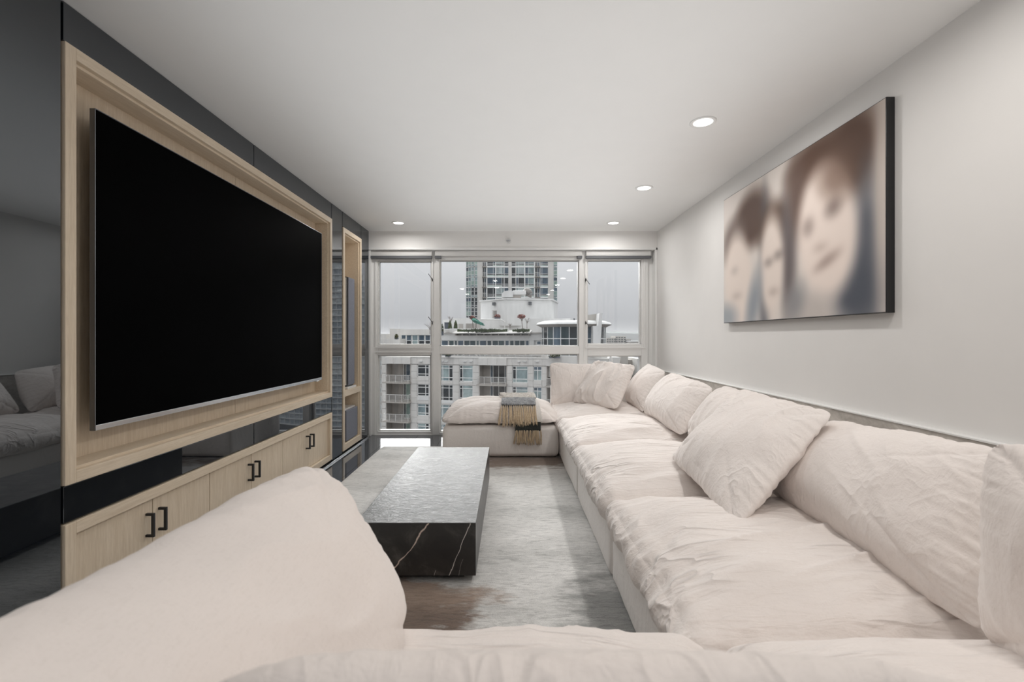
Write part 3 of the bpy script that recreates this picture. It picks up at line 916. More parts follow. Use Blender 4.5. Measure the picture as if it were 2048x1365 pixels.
def section(name, loc, label): return thing(name, loc, label, 'sofa', 'sections of the pale linen sofa')


# A: nearest wall-side seat
secs = [
    ('A', 1.155, 2.195, 'sofa section with large wrinkled seat nearest the viewer along right wall', 11),
    ('B', 2.205, 3.285, 'middle sofa section along right wall, beside the coffee table', 12),
    ('C', 3.295, 4.345, 'sofa section along right wall next to the window corner', 13)]
SO = {}
for key, y0, y1, lab, sd in secs:
    t = section('sofa_section', (1.08, (y0 + y1) / 2, .016), lab); SO[key] = t
    slab('base', (FX, y0, .02), (1.66, y1, ZB), .03, t, sd, 26, 0, .004, .004, (0, 0, 1), mat='linen_base', ffreq=7)
    slab('back_frame', (1.50, y0, ZB), (1.675, y1, .64), .05, t, sd + 5, 14, 0, .003, .004, (0, 0, 1), mat='linen_base')
slab('seat_cushion', (.435, 1.170, .262), (1.40, 2.205, .412), .078, SO['A'], 21, 130, .078, .020, .014, (1, .25, 0), puck=.009, ffreq=11, bulge=.006, mat='linen_seat')
slab('seat_cushion', (.435, 2.210, .262), (1.40, 3.290, .412), .078, SO['B'], 22, 110, .080, .014, .013, (1, .1, 0), puck=.009, bulge=.006, mat='linen_seat')
slab('seat_cushion', (.435, 3.295, .262), (1.40, 4.350, .412), .078, SO['C'], 23, 76, .075, .013, .012, (1, .1, 0), puck=.012, bulge=.006, mat='linen_seat')
pillow('back_cushion', [(1.17, 2.22, .47), (1.135, 1.125, .425), (1.36, 1.25, .845), (1.43, 2.14, .782)], .135, SO['A'], 31, 120, wr=.009, wdir=(.3, 1, .5), low=.016, puck=.005, ffreq=10, floor=.44, corner=14, pinch=.0)
pillow('back_cushion', [(1.20, 3.20, .47), (1.16, 2.27, .46), (1.40, 2.28, .80), (1.46, 3.18, .825)], .14, SO['B'], 32, 90, wr=.015, wdir=(.6, .2, 1), low=.016, floor=.44, corner=12, pinch=.01)
pillow('back_cushion', [(1.23, 4.32, .46), (1.19, 3.25, .46), (1.43, 3.27, .80), (1.47, 4.28, .835)], .14, SO['C'], 33, 90, wr=.015, wdir=(.6, .2, 1), low=.016, floor=.44, corner=12, pinch=.01)

# D: window corner
t = section('sofa_section', (1.08, 4.88, .016), 'corner sofa section in front of the window with piled cushions'); SO['D'] = t
slab('base', (FX, 4.355, .02), (1.66, 5.40, ZB), .03, t, 14, 26, 0, .004, .004, (0, 0, 1), mat='linen_base')
slab('back_frame', (FX - .01, 5.20, ZB), (1.66, 5.40, .64), .06, t, 19, 16, 0, .003, .004, (0, 0, 1), mat='linen_base')
slab('seat_cushion', (.435, 4.355, .262), (1.45, 5.22, .412), .078, t, 24, 48, .065, .012, .012, (1, .1, 0), puck=.010, bulge=.006, mat='linen_seat')
pillow('back_cushion', [(.45, 5.06, .41), (1.22, 5.08, .42), (1.22, 5.25, .845), (.445, 5.22, .87)], .12, t, 34, 70, wr=.014, wdir=(.2, 0, 1), low=.014, floor=.42, corner=12, pinch=.01)
pillow('back_cushion', [(1.27, 5.10, .45), (1.25, 4.40, .44), (1.50, 4.50, .82), (1.52, 5.16, .87)], .125, t, 35, 70, wr=.012, wdir=(.6, .2, 1), low=.012, floor=.43, corner=12, pinch=.01)

# E: near corner, F: near seat with arm (its back is towards the viewer)
t = section('sofa_section', (1.08, .6, .016), 'near corner sofa section with upright cushion at right edge'); SO['E'] = t
slab('base', (FX, .12, .02), (1.66, 1.145, ZB), .03, t, 15, 18, 0, .004, .004, (0, 0, 1), mat='linen_base')
slab('back_frame', (1.50, .12, ZB), (1.675, 1.145, .64), .05, t, 16, 14, 0, .003, .004, mat='linen_base')
slab('back_frame', (FX, .02, ZB), (1.49, .16, .62), .05, t, 17, 14, 0, .003, .004, mat='linen_base')
slab('seat_cushion', (.49, .20, .262), (1.42, 1.16, .438), .085, t, 25, 80, .075, .012, .012, (1, .3, 0), puck=.008, bulge=.008, mat='linen_seat')
pillow('back_cushion', [(1.09, 1.09, .44), (1.23, .42, .44), (1.29, .44, .93), (1.09, 1.08, .925)], .14, t, 36, 90, wr=.008, wdir=(0, .3, 1), low=.010, floor=.435, corner=10, pinch=.01)
pillow('back_cushion', [(.50, .52, .42), (1.22, .54, .42), (1.15, .42, .89), (.58, .38, .86)], .11, t, 37, 70, wr=.006, wdir=(1, 0, .3), low=.010, floor=.42, corner=7)

t = section('sofa_section', (-.15, .6, .016), 'near sofa section with a big arm cushion, seen over its back'); SO['F'] = t
slab('base', (-.82, .12, .02), (FX - .01, 1.135, ZB), .03, t, 18, 18, 0, .004, .004, (0, 0, 1), mat='linen_base')
slab('back_frame', (-.82, .02, ZB), (FX - .01, .16, .62), .05, t, 20, 14, 0, .003, .004, mat='linen_base')
slab('arm_frame', (-.82, .17, ZB), (-.66, 1.135, .60), .05, t, 26, 14, 0, .003, .004, mat='linen_base')
slab('seat_cushion', (-.62, .20, .262), (.475, 1.185, .447), .085, t, 27, 84, .075, .010, .010, (.2, 1, 0), puck=.004, bulge=.008, mat='linen_seat')
pillow('arm_cushion', [(-.37, .12, .40), (-.275, 1.20, .40), (-.495, 1.20, .842), (-.605, .14, .842)], .180, t, 38, 130, wr=.010, wdir=(.3, 1, .2), low=.012, puck=.005, floor=.42, a=3.0, b=.6, corner=10, pinch=.01, mat='linen_soft')
pillow('back_cushion', [(-.27, .46, .43), (.46, .46, .43), (.43, .38, .880), (-.29, .385, .882)], .10, t, 39, 90, wr=.006, wdir=(1, 0, .3), low=.010, floor=.42, corner=6, pinch=-.02)

# ottoman
t = thing('ottoman', (-.08, 4.9, .016), 'square pale linen ottoman in front of the window with blanket on it', 'ottoman')
OT = t
slab('base', (-.626, 4.41, .02), (.466, 5.39, .318), .045, t, 41, 34, 0, .004, .006, (1, 0, .2), mat='linen_base', ffreq=5, bulge=.006)
pillow('cushion', [(-.655, 4.39, .352), (.485, 4.39, .352), (.485, 5.40, .365), (-.655, 5.40, .365)], .160, t, 42, 110, a=4.2, b=.55, edge=5, corner=8, pinch=.015,
       wr=.010, wdir=(1, .2, 0), low=.012, puck=.006, Tb=.034, floor=.321, mat='linen_seat')

# loose throw pillows
p = pillow('throw_pillow', [(.875, 2.55, .50), (.81, 1.69, .45), (1.31, 1.88, .85), (1.36, 2.76, .845)], .105, None, 51, 120, wr=.017, wdir=(.8, .3, .6), low=.016, puck=.005, pinch=.03, corner=12, ffreq=8)
tag(p, 'big square linen throw pillow lying against cushions mid sofa', 'pillow', 'loose linen pillows')
p = pillow('throw_pillow', [(.655, 4.93, .47), (1.02, 4.44, .465), (1.25, 4.62, .875), (.925, 5.05, .90)], .10, None, 52, 120, wr=.022, wdir=(.27, .10, .43), low=.012, puck=.004, pinch=.02, corner=12, ffreq=13, warp=.35)
tag(p, 'creased linen throw pillow propped in the far window corner', 'pillow', 'loose linen pillows')

# ------------------------------------------------------------------ throw blanket on the ottoman
tb = thing('throw_blanket', (.12, 4.6, .46), 'fringed grey, charcoal and cream throw folded over the ottoman front', 'blanket')


def cloth(name, path, x0, x1, mat, seed, th=.008, nx=40, rag=.004):
    """a strip x0..x1 following path [(y,z)]"""
    P = np.array(path); d = np.concatenate([[0], np.cumsum(np.linalg.norm(np.diff(P, axis=0), axis=1))])
    sN = 46; ss = np.linspace(0, d[-1], sN); py_ = np.interp(ss, d, P[:, 0]); pz_ = np.interp(ss, d, P[:, 1])
    if callable(x0) is False: x0f, x1f = (lambda s: x0), (lambda s: x1)
    else: x0f, x1f = x0, x1
    X = np.stack([np.linspace(x0f(s / d[-1]), x1f(s / d[-1]), nx) for s in ss], 0)
    Y = np.repeat(py_[:, None], nx, 1); Z = np.repeat(pz_[:, None], nx, 1)
    p = np.stack([X.ravel(), Y.ravel(), Z.ravel()], 1)
    ty, tz = np.gradient(py_), np.gradient(pz_); L = np.hypot(ty, tz); nv = np.stack([np.zeros(sN), tz / L, -ty / L], 1)
    nv = np.repeat(nv[:, None, :], nx, 1).reshape(-1, 3)
    if nv[:, 2].mean() < 0: nv = -nv
    dsp = rag * pn(p * 14 + seed) + rag * .6 * pn(p * 45 + seed)
    p = p + nv * dsp[:, None]
    top, bot = p + nv * th, p
    n_ = sN * nx; ii = np.arange(n_).reshape(sN, nx)
    f = [np.stack([ii[:-1, :-1], ii[:-1, 1:], ii[1:, 1:], ii[1:, :-1]], -1).reshape(-1, 4)]
    f.append(f[0][:, ::-1] + n_)
    rim = np.concatenate([ii[0, :], ii[1:, -1], ii[-1, -2::-1], ii[-2:0:-1, 0]])
    rn = np.roll(rim, -1); f.append(np.stack([rim, rim + n_, rn + n_, rn], 1))
    return mesh_np(name, np.concatenate([top, bot]), np.concatenate(f), MAT[mat], tb)


def otop(y):      # top profile of the ottoman cushion (front half), a little above it
    u = min(1, abs((y - 4.90) / .5)); return .368 + .150 * max(0, 1 - u ** 4.2) ** .55 + .012


def drape(y_start, z_end):
    pts = [(y, otop(y)) for y in np.linspace(y_start, 4.44, 14)]
    pts += [(4.405, .42), (4.385, .385)]
    z = .36
    while z > z_end: pts.append((4.378, z)); z -= .02
    pts.append((4.376, z_end)); return pts


# lower layer: cream body then charcoal band, then fringe
cloth('cream_layer', [(y, z) for (y, z) in drape(5.05, .352)], lambda s: -.05 + .10 * s, lambda s: .24 + .07 * s, 'wool_cream', 1, .008)
cloth('charcoal_band', [(4.367, .362), (4.362, .33), (4.360, .30), (4.360, .282)], .055, .292, 'wool_dark', 2, .010)
# upper layer: grey folded band high on the cushion
def drape2():
    pts = [(y, otop(y) + .014) for y in np.linspace(4.85, 4.47, 12)]
    return pts
cloth('grey_band', [(y, otop(y) + .016) for y in np.linspace(4.64, 4.475, 12)], lambda s: -.075 + .0 * s, lambda s: .252, 'wool_grey', 3, .016, rag=.010)
cloth('cream_edge', [(y, otop(y) + .012) for y in np.linspace(5.06, 4.70, 12)], lambda s: -.10 + .06 * s, lambda s: .27, 'wool_cream', 4, .012, rag=.008)
fb = MB(); rf_ = random.Random(3)
for _ in range(1500):
    y = rf_.uniform(4.66, 5.04); x = rf_.uniform(-.10, .26); z = otop(y) + .02
    e = Vector((rf_.uniform(-.018, .018), rf_.uniform(-.022, .012), rf_.uniform(.006, .022))); k = len(fb.v)
    fb.v += [(x - .0012, y, z), (x + .0012, y, z), (x + e.x, y + e.y, z + e.z)]; fb.f.append((k, k + 1, k + 2))
fb.build('fluff', MAT['wool_cream'], tb)['kind'] = 'stuff'


def tassel(x, path, lean, r):
    """a loosely twisted bundle of yarn hanging from x along path (y, z)"""
    mb = MB(); ph = random.uniform(0, 6)
    for k in range(4):
        an0 = ph + k * math.pi / 2; pts = []; ex = random.uniform(-.004, .004); ez = random.uniform(-.010, .004)
        n = 9
        for i in range(n):
            s = i / (n - 1); j = s * (len(path) - 1); a_ = min(int(j), len(path) - 2); f = j - a_
            y = path[a_][0] * (1 - f) + path[a_ + 1][0] * f; z = path[a_][1] * (1 - f) + path[a_ + 1][1] * f
            tw = an0 + s * 2.6; sp = r * (.16 + .62 * s ** .8)
            pts.append((x + sp * math.cos(tw) + lean * s + .004 * math.sin(3.2 * s + ph) + ex * s * s, y - .004 + sp * .6 * math.sin(tw), z + ez * s * s))
        mb.tube(pts, [r * q for q in (.30, .44, .48, .48, .46, .44, .40, .32, .14)], 6)
    return mb.build('tassel', MAT['yarn'], tb, smooth=True)


yE = 4.475; zE = otop(yE) + .018
for i in range(18):
    x = -.072 + i * (.318 / 17)
    ln = random.uniform(-.006, .006) + (-.014 if i < 4 else .018 if 5 < i < 12 else .006)
    p = [(yE, zE), (4.425, zE - .045), (4.385, zE - .095), (4.362, .362 + random.uniform(-.006, .006)), (4.352, .335 + random.uniform(-.014, .014))]
    tassel(x, p, ln + random.uniform(-.008, .008), .0105)
for i in range(17):
    x = .062 + i * (.225 / 16)
    z1 = .157 + random.uniform(-.008, .008)
    p = [(4.355, .288), (4.358, .26), (4.362, .225), (4.366, .19), (4.37, z1)]
    tassel(x, p, random.uniform(-.008, .012) + (i - 8) * .0012, .0085)

# ------------------------------------------------------------------ outside
GZ = -45.0
gr = struct(bx(-900, 900, 8, 1600, GZ - 1, GZ).build('ground', MAT['asphalt']))


class Plane:
    """local frame of a facade: x along it, y away from the viewer, z up from the street"""
    def __init__(s, name, Y0, tana, label, cat, group=None, X0=0.0):
        s.a = math.atan(tana); s.X0, s.Y0 = X0, Y0
        s.o = thing(name, (X0, Y0, GZ), label, cat, group, -s.a)

    def L(s, px, py, D=0.0):
        k = (px - 1018.5) / FPX; ca, sa = math.cos(s.a), math.sin(s.a)
        # local y = (X-X0) sa + (Y-Y0) ca
        t = (D + s.X0 * sa + s.Y0 * ca) / (k * sa + ca)
        return (t * k - s.X0) * ca - (t - s.Y0) * sa, CAM_H - (py - 675) / FPX * t - GZ

    def x(s, px, D=0.0): return s.L(px, 675, D)[0]
    def z(s, py, px, D=0.0): return s.L(px, py, D)[1]

    def box(s, name, mat, px0, px1, py0, py1, D0, D1, parent=None):
        x0, z0 = s.L(px0, py1, D0); x1, z1 = s.L(px1, py0, D0)
        zz = s.z(py0, (px0 + px1) / 2, D0), s.z(py1, (px0 + px1) / 2, D0)
        return bx(x0, x1, D0, D1, zz[1], zz[0]).build(name, MAT[mat], parent or s.o, local=True)


def win(P, x0, x1, z0, z1, D, cols, rows, glass, fr=.07, name='window', frame='frame'):
    """framed window in local coordinates; cols/rows are split fractions; each pane a child"""
    f = MB(); cx = [0] + list(cols) + [1]; rz_ = [0] + list(rows) + [1]
    X = [x0 + (x1 - x0) * c for c in cx]; Z = [z0 + (z1 - z0) * r for r in rz_]
    for i, xx in enumerate(X):
        a = xx - (fr / 2 if 0 < i < len(X) - 1 else 0 if i == 0 else fr); f.box(a, a + fr, D, D + .1, z0, z1)
    for i, zz in enumerate(Z):
        a = zz - (fr / 2 if 0 < i < len(Z) - 1 else 0 if i == 0 else fr); f.box(x0, x1, D, D + .1, a, a + fr)
    w_ = f.build(name, MAT[frame], P.o, local=True)
    k = 0
    for i in range(len(X) - 1):
        for j in range(len(Z) - 1):
            g = glass[k % len(glass)]; k += 1
            bx(X[i] + .02, X[i + 1] - .02, D + .05, D + .08, Z[j] + .02, Z[j + 1] - .02).build('pane', MAT[g], w_, local=True)
    return w_


# --- main apartment block
B = Plane('apartment_block', 66.0, .245, 'pale concrete apartment block with balconies filling the lower window view', 'building')
zf = lambda z: z - GZ
FL = 2.88
spec = [('b', 772, 822), ('p', 822, 834), ('w', 834, 858), ('p', 858, 872), ('w', 872, 906), ('p', 906, 918), ('w', 918, 946), ('p', 946, 958),
        ('b', 958, 1014), ('p', 1014, 1024), ('w', 1024, 1056), ('p', 1056, 1066), ('w', 1066, 1084), ('p', 1084, 1093), ('b', 1093, 1140),
        ('p', 1140, 1156), ('w', 1156, 1190), ('p', 1190, 1216)]
NFL = 5
rng = random.Random(5)
ztop = zf(-1.72); zhead = zf(-2.82)
bx(B.x(772), B.x(1216), 2.2, 16, 0, ztop - .1).build('wall_core', MAT['conc'], B.o, local=True)
bx(B.x(772), B.x(1216), 0, 2.2, 0, zf(-2.85 - FL * NFL)).build('lower_wall', MAT['conc'], B.o, local=True)
bx(B.x(770), B.x(1218), -.08, 2.4, ztop - .10, ztop).build('parapet_cap', MAT['conc'], B.o, local=True)
for kind, a, b_ in spec:
    x0, x1 = B.x(a), B.x(b_)
    # fascia panels
    nseg = max(1, round((x1 - x0) / 1.5)); 
    for i in range(nseg):
        s0 = x0 + (x1 - x0) * i / nseg + .02; s1 = x0 + (x1 - x0) * (i + 1) / nseg - .02
        yy = -.35 if kind == 'b' else 0
        bx(s0 - .010, s1 + .010, yy, .3, zhead + .02, ztop - .11).build('fascia_panel', MAT['conc'], B.o, local=True)
    if kind != 'b':
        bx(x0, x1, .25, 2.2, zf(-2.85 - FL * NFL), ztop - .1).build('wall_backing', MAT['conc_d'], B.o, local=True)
    for k in range(NFL):
        zt = zf(-2.85 - FL * k); zb = zt - FL
        if kind == 'p':
            for (q0, q1) in ((.01, .365), (.37, .71), (.715, 1.0)):
                bx(x0 + .008, x1 - .008, 0, .27, zt - FL * q1 + .010, zt - FL * q0).build('wall_panel', MAT['conc'], B.o, local=True)
        elif kind == 'w':
            small = a in (834, 1066)
            zs = zt - (1.80 if small else 2.38) + (.35 if a == 1066 else 0)
            if a == 1066: zs = zt - 2.0
            if a == 834: c_, r_, g = [.70], [.22, .74], ['g_dark', 'g_dark', 'g_dark', 'g_dark', 'g_dark', 'g_dark']
            elif a == 872: c_, r_, g = [.38, .76], [.22, .80], ['g_teal'] * 3 + ['g_teal'] * 3 + ['g_dark'] * 3
            elif a == 918: c_, r_, g = [.24], [.22, .80], ['g_dark'] * 3 + ['g_teal'] * 3
            elif a == 1024: c_, r_, g = [.24], [.22, .80], ['g_teal', 'g_dark', 'g_dark', 'g_teal', 'g_teal', 'g_teal']
            else: c_, r_, g = [.5], [.72], ['g_teal', 'g_blue', 'g_teal', 'g_blue']
            if a == 872 and k == 1: g = ['g_dark' if q == 'g_teal' else q for q in g]
            if a == 834 and k >= 2: g = ['g_teal'] * 3 + ['g_dark'] * 3
            win(B, x0 + .03, x1 - .03, zs, zt - .03, .12, c_, r_, g, .085)
            hb = (zs - zb)
            bx(x0 + .02, x1 - .02, 0, .27, zb + .008, zb + hb * .44).build('spandrel_panel', MAT['conc'], B.o, local=True)
            bx(x0 + .02, x1 - .02, -.03, .27, zb + hb * .45, zs - .02).build('sill_panel', MAT['conc_w' if k % 2 else 'conc'], B.o, local=True)
        else:
            # recessed balcony: side walls, glazed door wall, slab, rail
            yD = 1.7
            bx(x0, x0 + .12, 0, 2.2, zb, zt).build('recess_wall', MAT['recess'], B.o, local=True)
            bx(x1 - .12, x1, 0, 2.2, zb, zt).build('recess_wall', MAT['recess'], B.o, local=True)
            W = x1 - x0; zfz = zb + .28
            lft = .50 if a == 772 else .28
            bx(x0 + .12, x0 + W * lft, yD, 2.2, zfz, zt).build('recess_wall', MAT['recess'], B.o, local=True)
            if a == 772: win(B, x0 + W * lft, x1 - .14, zfz, zt - .05, yD, [.2, .58], [], ['g_dark', 'g_blue' if k == 0 else 'g_green', 'g_blue' if k % 2 else 'g_dark'], .08, 'balcony_door')
            else: win(B, x0 + W * lft, x1 - .14, zfz, zt - .05, yD, [.16, .46, .78], [], ['g_blue', 'g_dark', 'g_dark', 'g_blue'], .08, 'balcony_door')
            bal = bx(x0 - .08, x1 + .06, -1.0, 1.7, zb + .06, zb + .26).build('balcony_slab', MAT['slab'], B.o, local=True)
            r = MB(); zr0, zr1 = zb + .26, zb + 1.32
            yb_ = -.92
            r.box(x0, x1, yb_, yb_ + .06, zr1 - .07, zr1)
            for q in range(7): r.box(x0, x1, yb_ + .01, yb_ + .04, zr0 + .1 + q * .125, zr0 + .125 + q * .125)
            for q in range(5):
                xx = x0 + (W - .07) * q / 4; r.box(xx, xx + .06, yb_, yb_ + .06, zr0, zr1)
            for xe in (x0, x1 - .04):
                r.box(xe, xe + .04, yb_, 0, zr1 - .07, zr1)
                for q in range(7): r.box(xe, xe + .03, yb_, 0, zr0 + .1 + q * .125, zr0 + .125 + q * .125)
            r.build('railing', MAT['railm'], bal, local=True)
# small hoods above the windows
for px in (842, 884, 893, 930, 942, 1038, 1050, 1075):
    x, z = B.L(px, 723.5); hd = MB(); hd.box(x - .24, x + .24, -.22, 0, z, z + .07); hd.box(x - .2, x + .2, -.18, 0, z - .1, z)
    hd.build('vent_hood', MAT['conc_w'], B.o, local=True)
# terrace rail above parapet
r = MB(); D = 1.0
x0, x1 = B.x(880, D), B.x(1160, D); zr1 = B.z(706, 1000, D)
for q in range(4): r.box(x0, x1, D, D + .04, zr1 - .07 - .26 * q, zr1 - .02 - .26 * q)
for q in range(19):
    xx = x0 + (x1 - x0) * q / 18; r.box(xx, xx + .06, D, D + .06, ztop - .1, zr1)
r.build('terrace_railing', MAT['railm'], B.o, local=True)

# setback storey with its strip of windows
D = 4.0
bx(B.x(870, D), B.x(1100, D), D + .25, 16, ztop - .2, B.z(669, 980, D)).build('upper_wall', MAT['conc_w'], B.o, local=True)
B.box('upper_fascia', 'conc_w', 870, 1092, 668, 681, D - .1, D + .4)
mul = [870, 897, 908.5, 915, 927.4, 952, 958.7, 973.6, 983.8, 1009.5, 1018.7, 1028.5, 1050.5, 1058.7]
for i in range(len(mul) - 1):
    a, b_ = mul[i], mul[i + 1]; wd = b_ - a
    x0, x1 = B.x(a, D) + .04, B.x(b_, D) - .04
    z1 = B.z(681, (a + b_) / 2, D); z0 = B.z(712, (a + b_) / 2, D)
    win(B, x0, x1, z0, z1, D, [.5] if wd > 18 else [], [.42, .60] , ['g_dark', 'g_deep', 'g_deep'] if i % 3 else ['g_deep', 'g_teal', 'g_blue'], .06)
B.box('upper_pier', 'conc_w', 1058.7, 1068, 681, 712, D - .05, D + .3)
B.box('upper_pier', 'conc_w', 1068, 1092, 690, 712, D - .05, D + .3)
x0, x1 = B.x(1073, D), B.x(1091, D); win(B, x0, x1, B.z(696, 1082, D), B.z(682, 1082, D), D - .06, [.5], [.45], ['g_dark', 'g_blue'], .1)
# glass canopy with brackets
x0, x1 = B.x(905, D - 1.6), B.x(1060, D - 1.6); zc = B.z(668, 985, D - 1.6)
cn = MB().poly_prism([(D - 1.6, zc), (D + .2, zc + .42), (D + .2, zc + .52), (D - 1.6, zc + .16)], 'x', x0, x1).build('canopy', MAT['conc'], B.o, local=True)
s = MB()
for q in range(11):
    xx = x0 + .3 + (x1 - x0 - .6) * q / 10; s.box(xx - .05, xx + .05, D - 1.3, D + .1, zc - .22, zc - .02)
s.build('brackets', MAT['conc_d'], cn, local=True)['kind'] = 'stuff'
bx(x0 + .2, x1 - .2, D - 1.2, D - .1, zc - .30, zc - .24).build('canopy_shade', MAT['slab'], cn, local=True)  # dark strip added for the shade under the canopy
# roof terrace: rail, hedge planters
D2 = 3.6
r = MB(); x0, x1 = B.x(889, D2), B.x(1017, D2); zt_ = B.z(657.6, 950, D2); zb_ = B.z(666, 950, D2)
r.box(x0, x1, D2, D2 + .06, zt_ - .10, zt_)
r.box(x0, x1, D2, D2 + .04, (zt_ + zb_) / 2 - .08, (zt_ + zb_) / 2 - .03)
for px in (889, 904, 914, 930.6, 947.7, 964, 982, 999.6, 1016.5):
    xx = B.x(px, D2); r.box(xx, xx + .10, D2, D2 + .06, zb_, zt_)
r.build('terrace_railing', MAT['frame'], B.o, local=True)
# rooftop volumes
D3 = 9.0
B.box('roof_wall', 'conc_w', 886, 1140, 638.5, 672, D3, D3 + 5)
B.box('roof_wall', 'conc_w', 905, 948, 637, 666, D3 - 1.5, D3)
B.box('roof_deck', 'conc_d', 880, 1140, 665.5, 668, 3.7, D3)
lv = MB(); x0, x1 = B.x(932, D3 - 1.5), B.x(961, D3 - 1.5)
for q in range(6):
    zz = B.z(657.5 - q * 1.8, 946, D3 - 1.5); lv.box(x0, x1, D3 - 1.62, D3 - 1.48, zz, zz + .09)
lv.build('louvre', MAT['slab'], B.o, local=True)
B.box('roof_door', 'conc_d', 917, 926, 648, 660, D3 - 1.58, D3 - 1.45)
# mechanical penthouse turned corner-on
PC = B.L(1016, 638, 8.5); pz1 = zf(CAM_H + (675 - 597) / FPX * 72)
x0, x1 = B.x(963, 12), B.x(1105, 12)
MB().poly_prism([(PC[0], 8.0), (x1, 11.0), (x1, 18), (x0, 18), (x0, 11.5)], 'z', zf(3.0), pz1).build('penthouse', MAT['conc_w'], B.o, local=True)
MB().poly_prism([(PC[0], 7.85), (x1 + .2, 10.9), (x1 + .2, 18), (x0 - .2, 18), (x0 - .2, 11.4)], 'z', pz1, pz1 + .22).build('penthouse_cap', MAT['conc_w'], B.o, local=True)
for px, py in ((989, 608), (1061, 607)):
    x, z = B.L(px, py, 9.6); bx(x - .2, x + .2, 8.9, 9.9, z - .3, z + .2).build('wall_lamp', MAT['gasket'], B.o, local=True)
lv = MB(); x0_, x1_ = B.x(986, 9.6), B.x(994, 9.6)
for q in range(6):
    zz = B.z(636 - q * 2.6, 990, 9.6); lv.box(x0_, x1_, 9.2, 9.9, zz, zz + .1)
lv.build('louvre', MAT['slab'], B.o, local=True)

# rooftop plant: unit and duct as things
t = thing('rooftop_unit', (0, 0, 0), 'white ventilation unit with dark curved duct on penthouse roof', 'ventilation unit')
Yu = 76.0
ux = lambda px: hx(px, Yu); uz = lambda py: hz(py, Yu)
t.location = (ux(1030), Yu, uz(597) - .12)
MB().poly_prism([(ux(1003.5), uz(596)), (ux(1003.5), uz(589)), (ux(1008), uz(584)), (ux(1023), uz(582)), (ux(1026), uz(585)), (ux(1026), uz(596))], 'y', Yu - 1, Yu + 2).build('hood', MAT['conc_w'], t)
bx(ux(1025), ux(1052), Yu - .8, Yu + 1.6, uz(591), uz(582)).build('body', MAT['conc_w'], t, bevel=.15)
bx(ux(1026), ux(1042), Yu - .6, Yu + 1.4, uz(597) - .13, uz(591)).build('legs', MAT['slab'], t)
MB().tube([(ux(1052.5) + .62 * math.sin(q * .26) - .3, Yu - .15, uz(597) + 1.05 * math.sin(q * .22 + .15) + .1) if q > 4 else (ux(1048.5) + q * .10, Yu - .1, uz(586.5) + .12 * q * (1 - q / 9)) for q in range(5)] + [(ux(1054.5) + .28 * math.cos(q * .35 - .9), Yu - .15, uz(588) + .3 - q * .16) for q in range(6)], [.40, .44, .48, .52, .56, .60, .62, .60, .56, .52, .5], 18).build('duct', MAT['ductm'], t, smooth=True)

# --- round pavilion with its fin
t = thing('roof_pavilion', (hx(1147, 68), 68, zf(0) + GZ - 1.5), 'round glazed rooftop pavilion with wide disc roof and slanting fin', 'building')
cx, cy = hx(1147, 68), 68.0; R = 63 / FPX * 68; RR = 75 / FPX * 68
zg0, zg1 = hz(712, 64), hz(654, 64)
MB().lathe([(.01, zg1 + .98), (RR * .80, zg1 + .90), (RR * .95, zg1 + .68), (RR, zg1 + .42), (RR, zg1 + .34)], (cx, cy, 0), 64).build('roof', MAT['conc_w'], t)
MB().lathe([(RR * .998, zg1 + .345), (R * 1.02, zg1 - .02), (.01, zg1 - .02)], (cx, cy, 0), 64).build('roof_soffit', MAT['slab'], t)  # underside coloured darker to paint in the shade below the roof
NS = 12
for i in range(NS):
    t0 = math.pi + math.pi * i / NS * 1.0; t1 = math.pi + math.pi * (i + 1) / NS
    p0 = (cx + R * math.cos(t0), cy + R * math.sin(t0)); p1 = (cx + R * math.cos(t1), cy + R * math.sin(t1))
    gmat = ['g_deep', 'g_dark', 'g_deep', 'g_blue'][i % 4]
    for (za, zb2, mm) in ((zg0, zg0 + (zg1 - zg0) * .34, 'g_dark'), (zg0 + (zg1 - zg0) * .36, zg0 + (zg1 - zg0) * .58, gmat), (zg0 + (zg1 - zg0) * .60, zg1, gmat)):
        q = MB(); q.poly_prism([p0, p1, (cx + (p1[0] - cx) * .97, cy + (p1[1] - cy) * .97), (cx + (p0[0] - cx) * .97, cy + (p0[1] - cy) * .97)], 'z', za, zb2)
        q.build('pane', MAT[mm], t)
    bx(p0[0] - .04, p0[0] + .04, p0[1] - .06, p0[1] + .04, zg0, zg1).build('mullion', MAT['frame'], t)
for zz in (zg0 + (zg1 - zg0) * .35, zg0 + (zg1 - zg0) * .59, zg0):
    MB().lathe([(R * .99, zz - .05), (R * 1.01, zz - .05), (R * 1.01, zz + .05), (R * .99, zz + .05)], (cx, cy, 0), 52).build('transom_ring', MAT['frame'], t)
MB().lathe([(.01, zg0 - .05), (R * 1.05, zg0 - .05), (R * 1.05, zg0 - 3), (.01, zg0 - 3)], (cx, cy, 0), 40).build('drum_base', MAT['conc'], t)
Yf = 62.0
fx = lambda px: hx(px, Yf); fz = lambda py: hz(py, Yf)
MB().poly_prism([(fx(1186), fz(708)), (fx(1200), fz(708)), (fx(1205), fz(627)), (fx(1199), fz(627)), (fx(1196), fz(652)), (fx(1187), fz(652))], 'y', Yf, Yf + 3).build('fin', MAT['conc_w'], t)
MB().poly_prism([(fx(1177), fz(642)), (fx(1200), fz(642)), (fx(1200), fz(626)), (fx(1177), fz(629.5))], 'y', Yf + 2.2, Yf + 5).build('fin_wing', MAT['conc_d'], t)
bx(hx(1147, 66), hx(1150, 66), 66, 66.3, zg1 + .8, hz(637, 66)).build('roof_vent', MAT['gasket'], t)

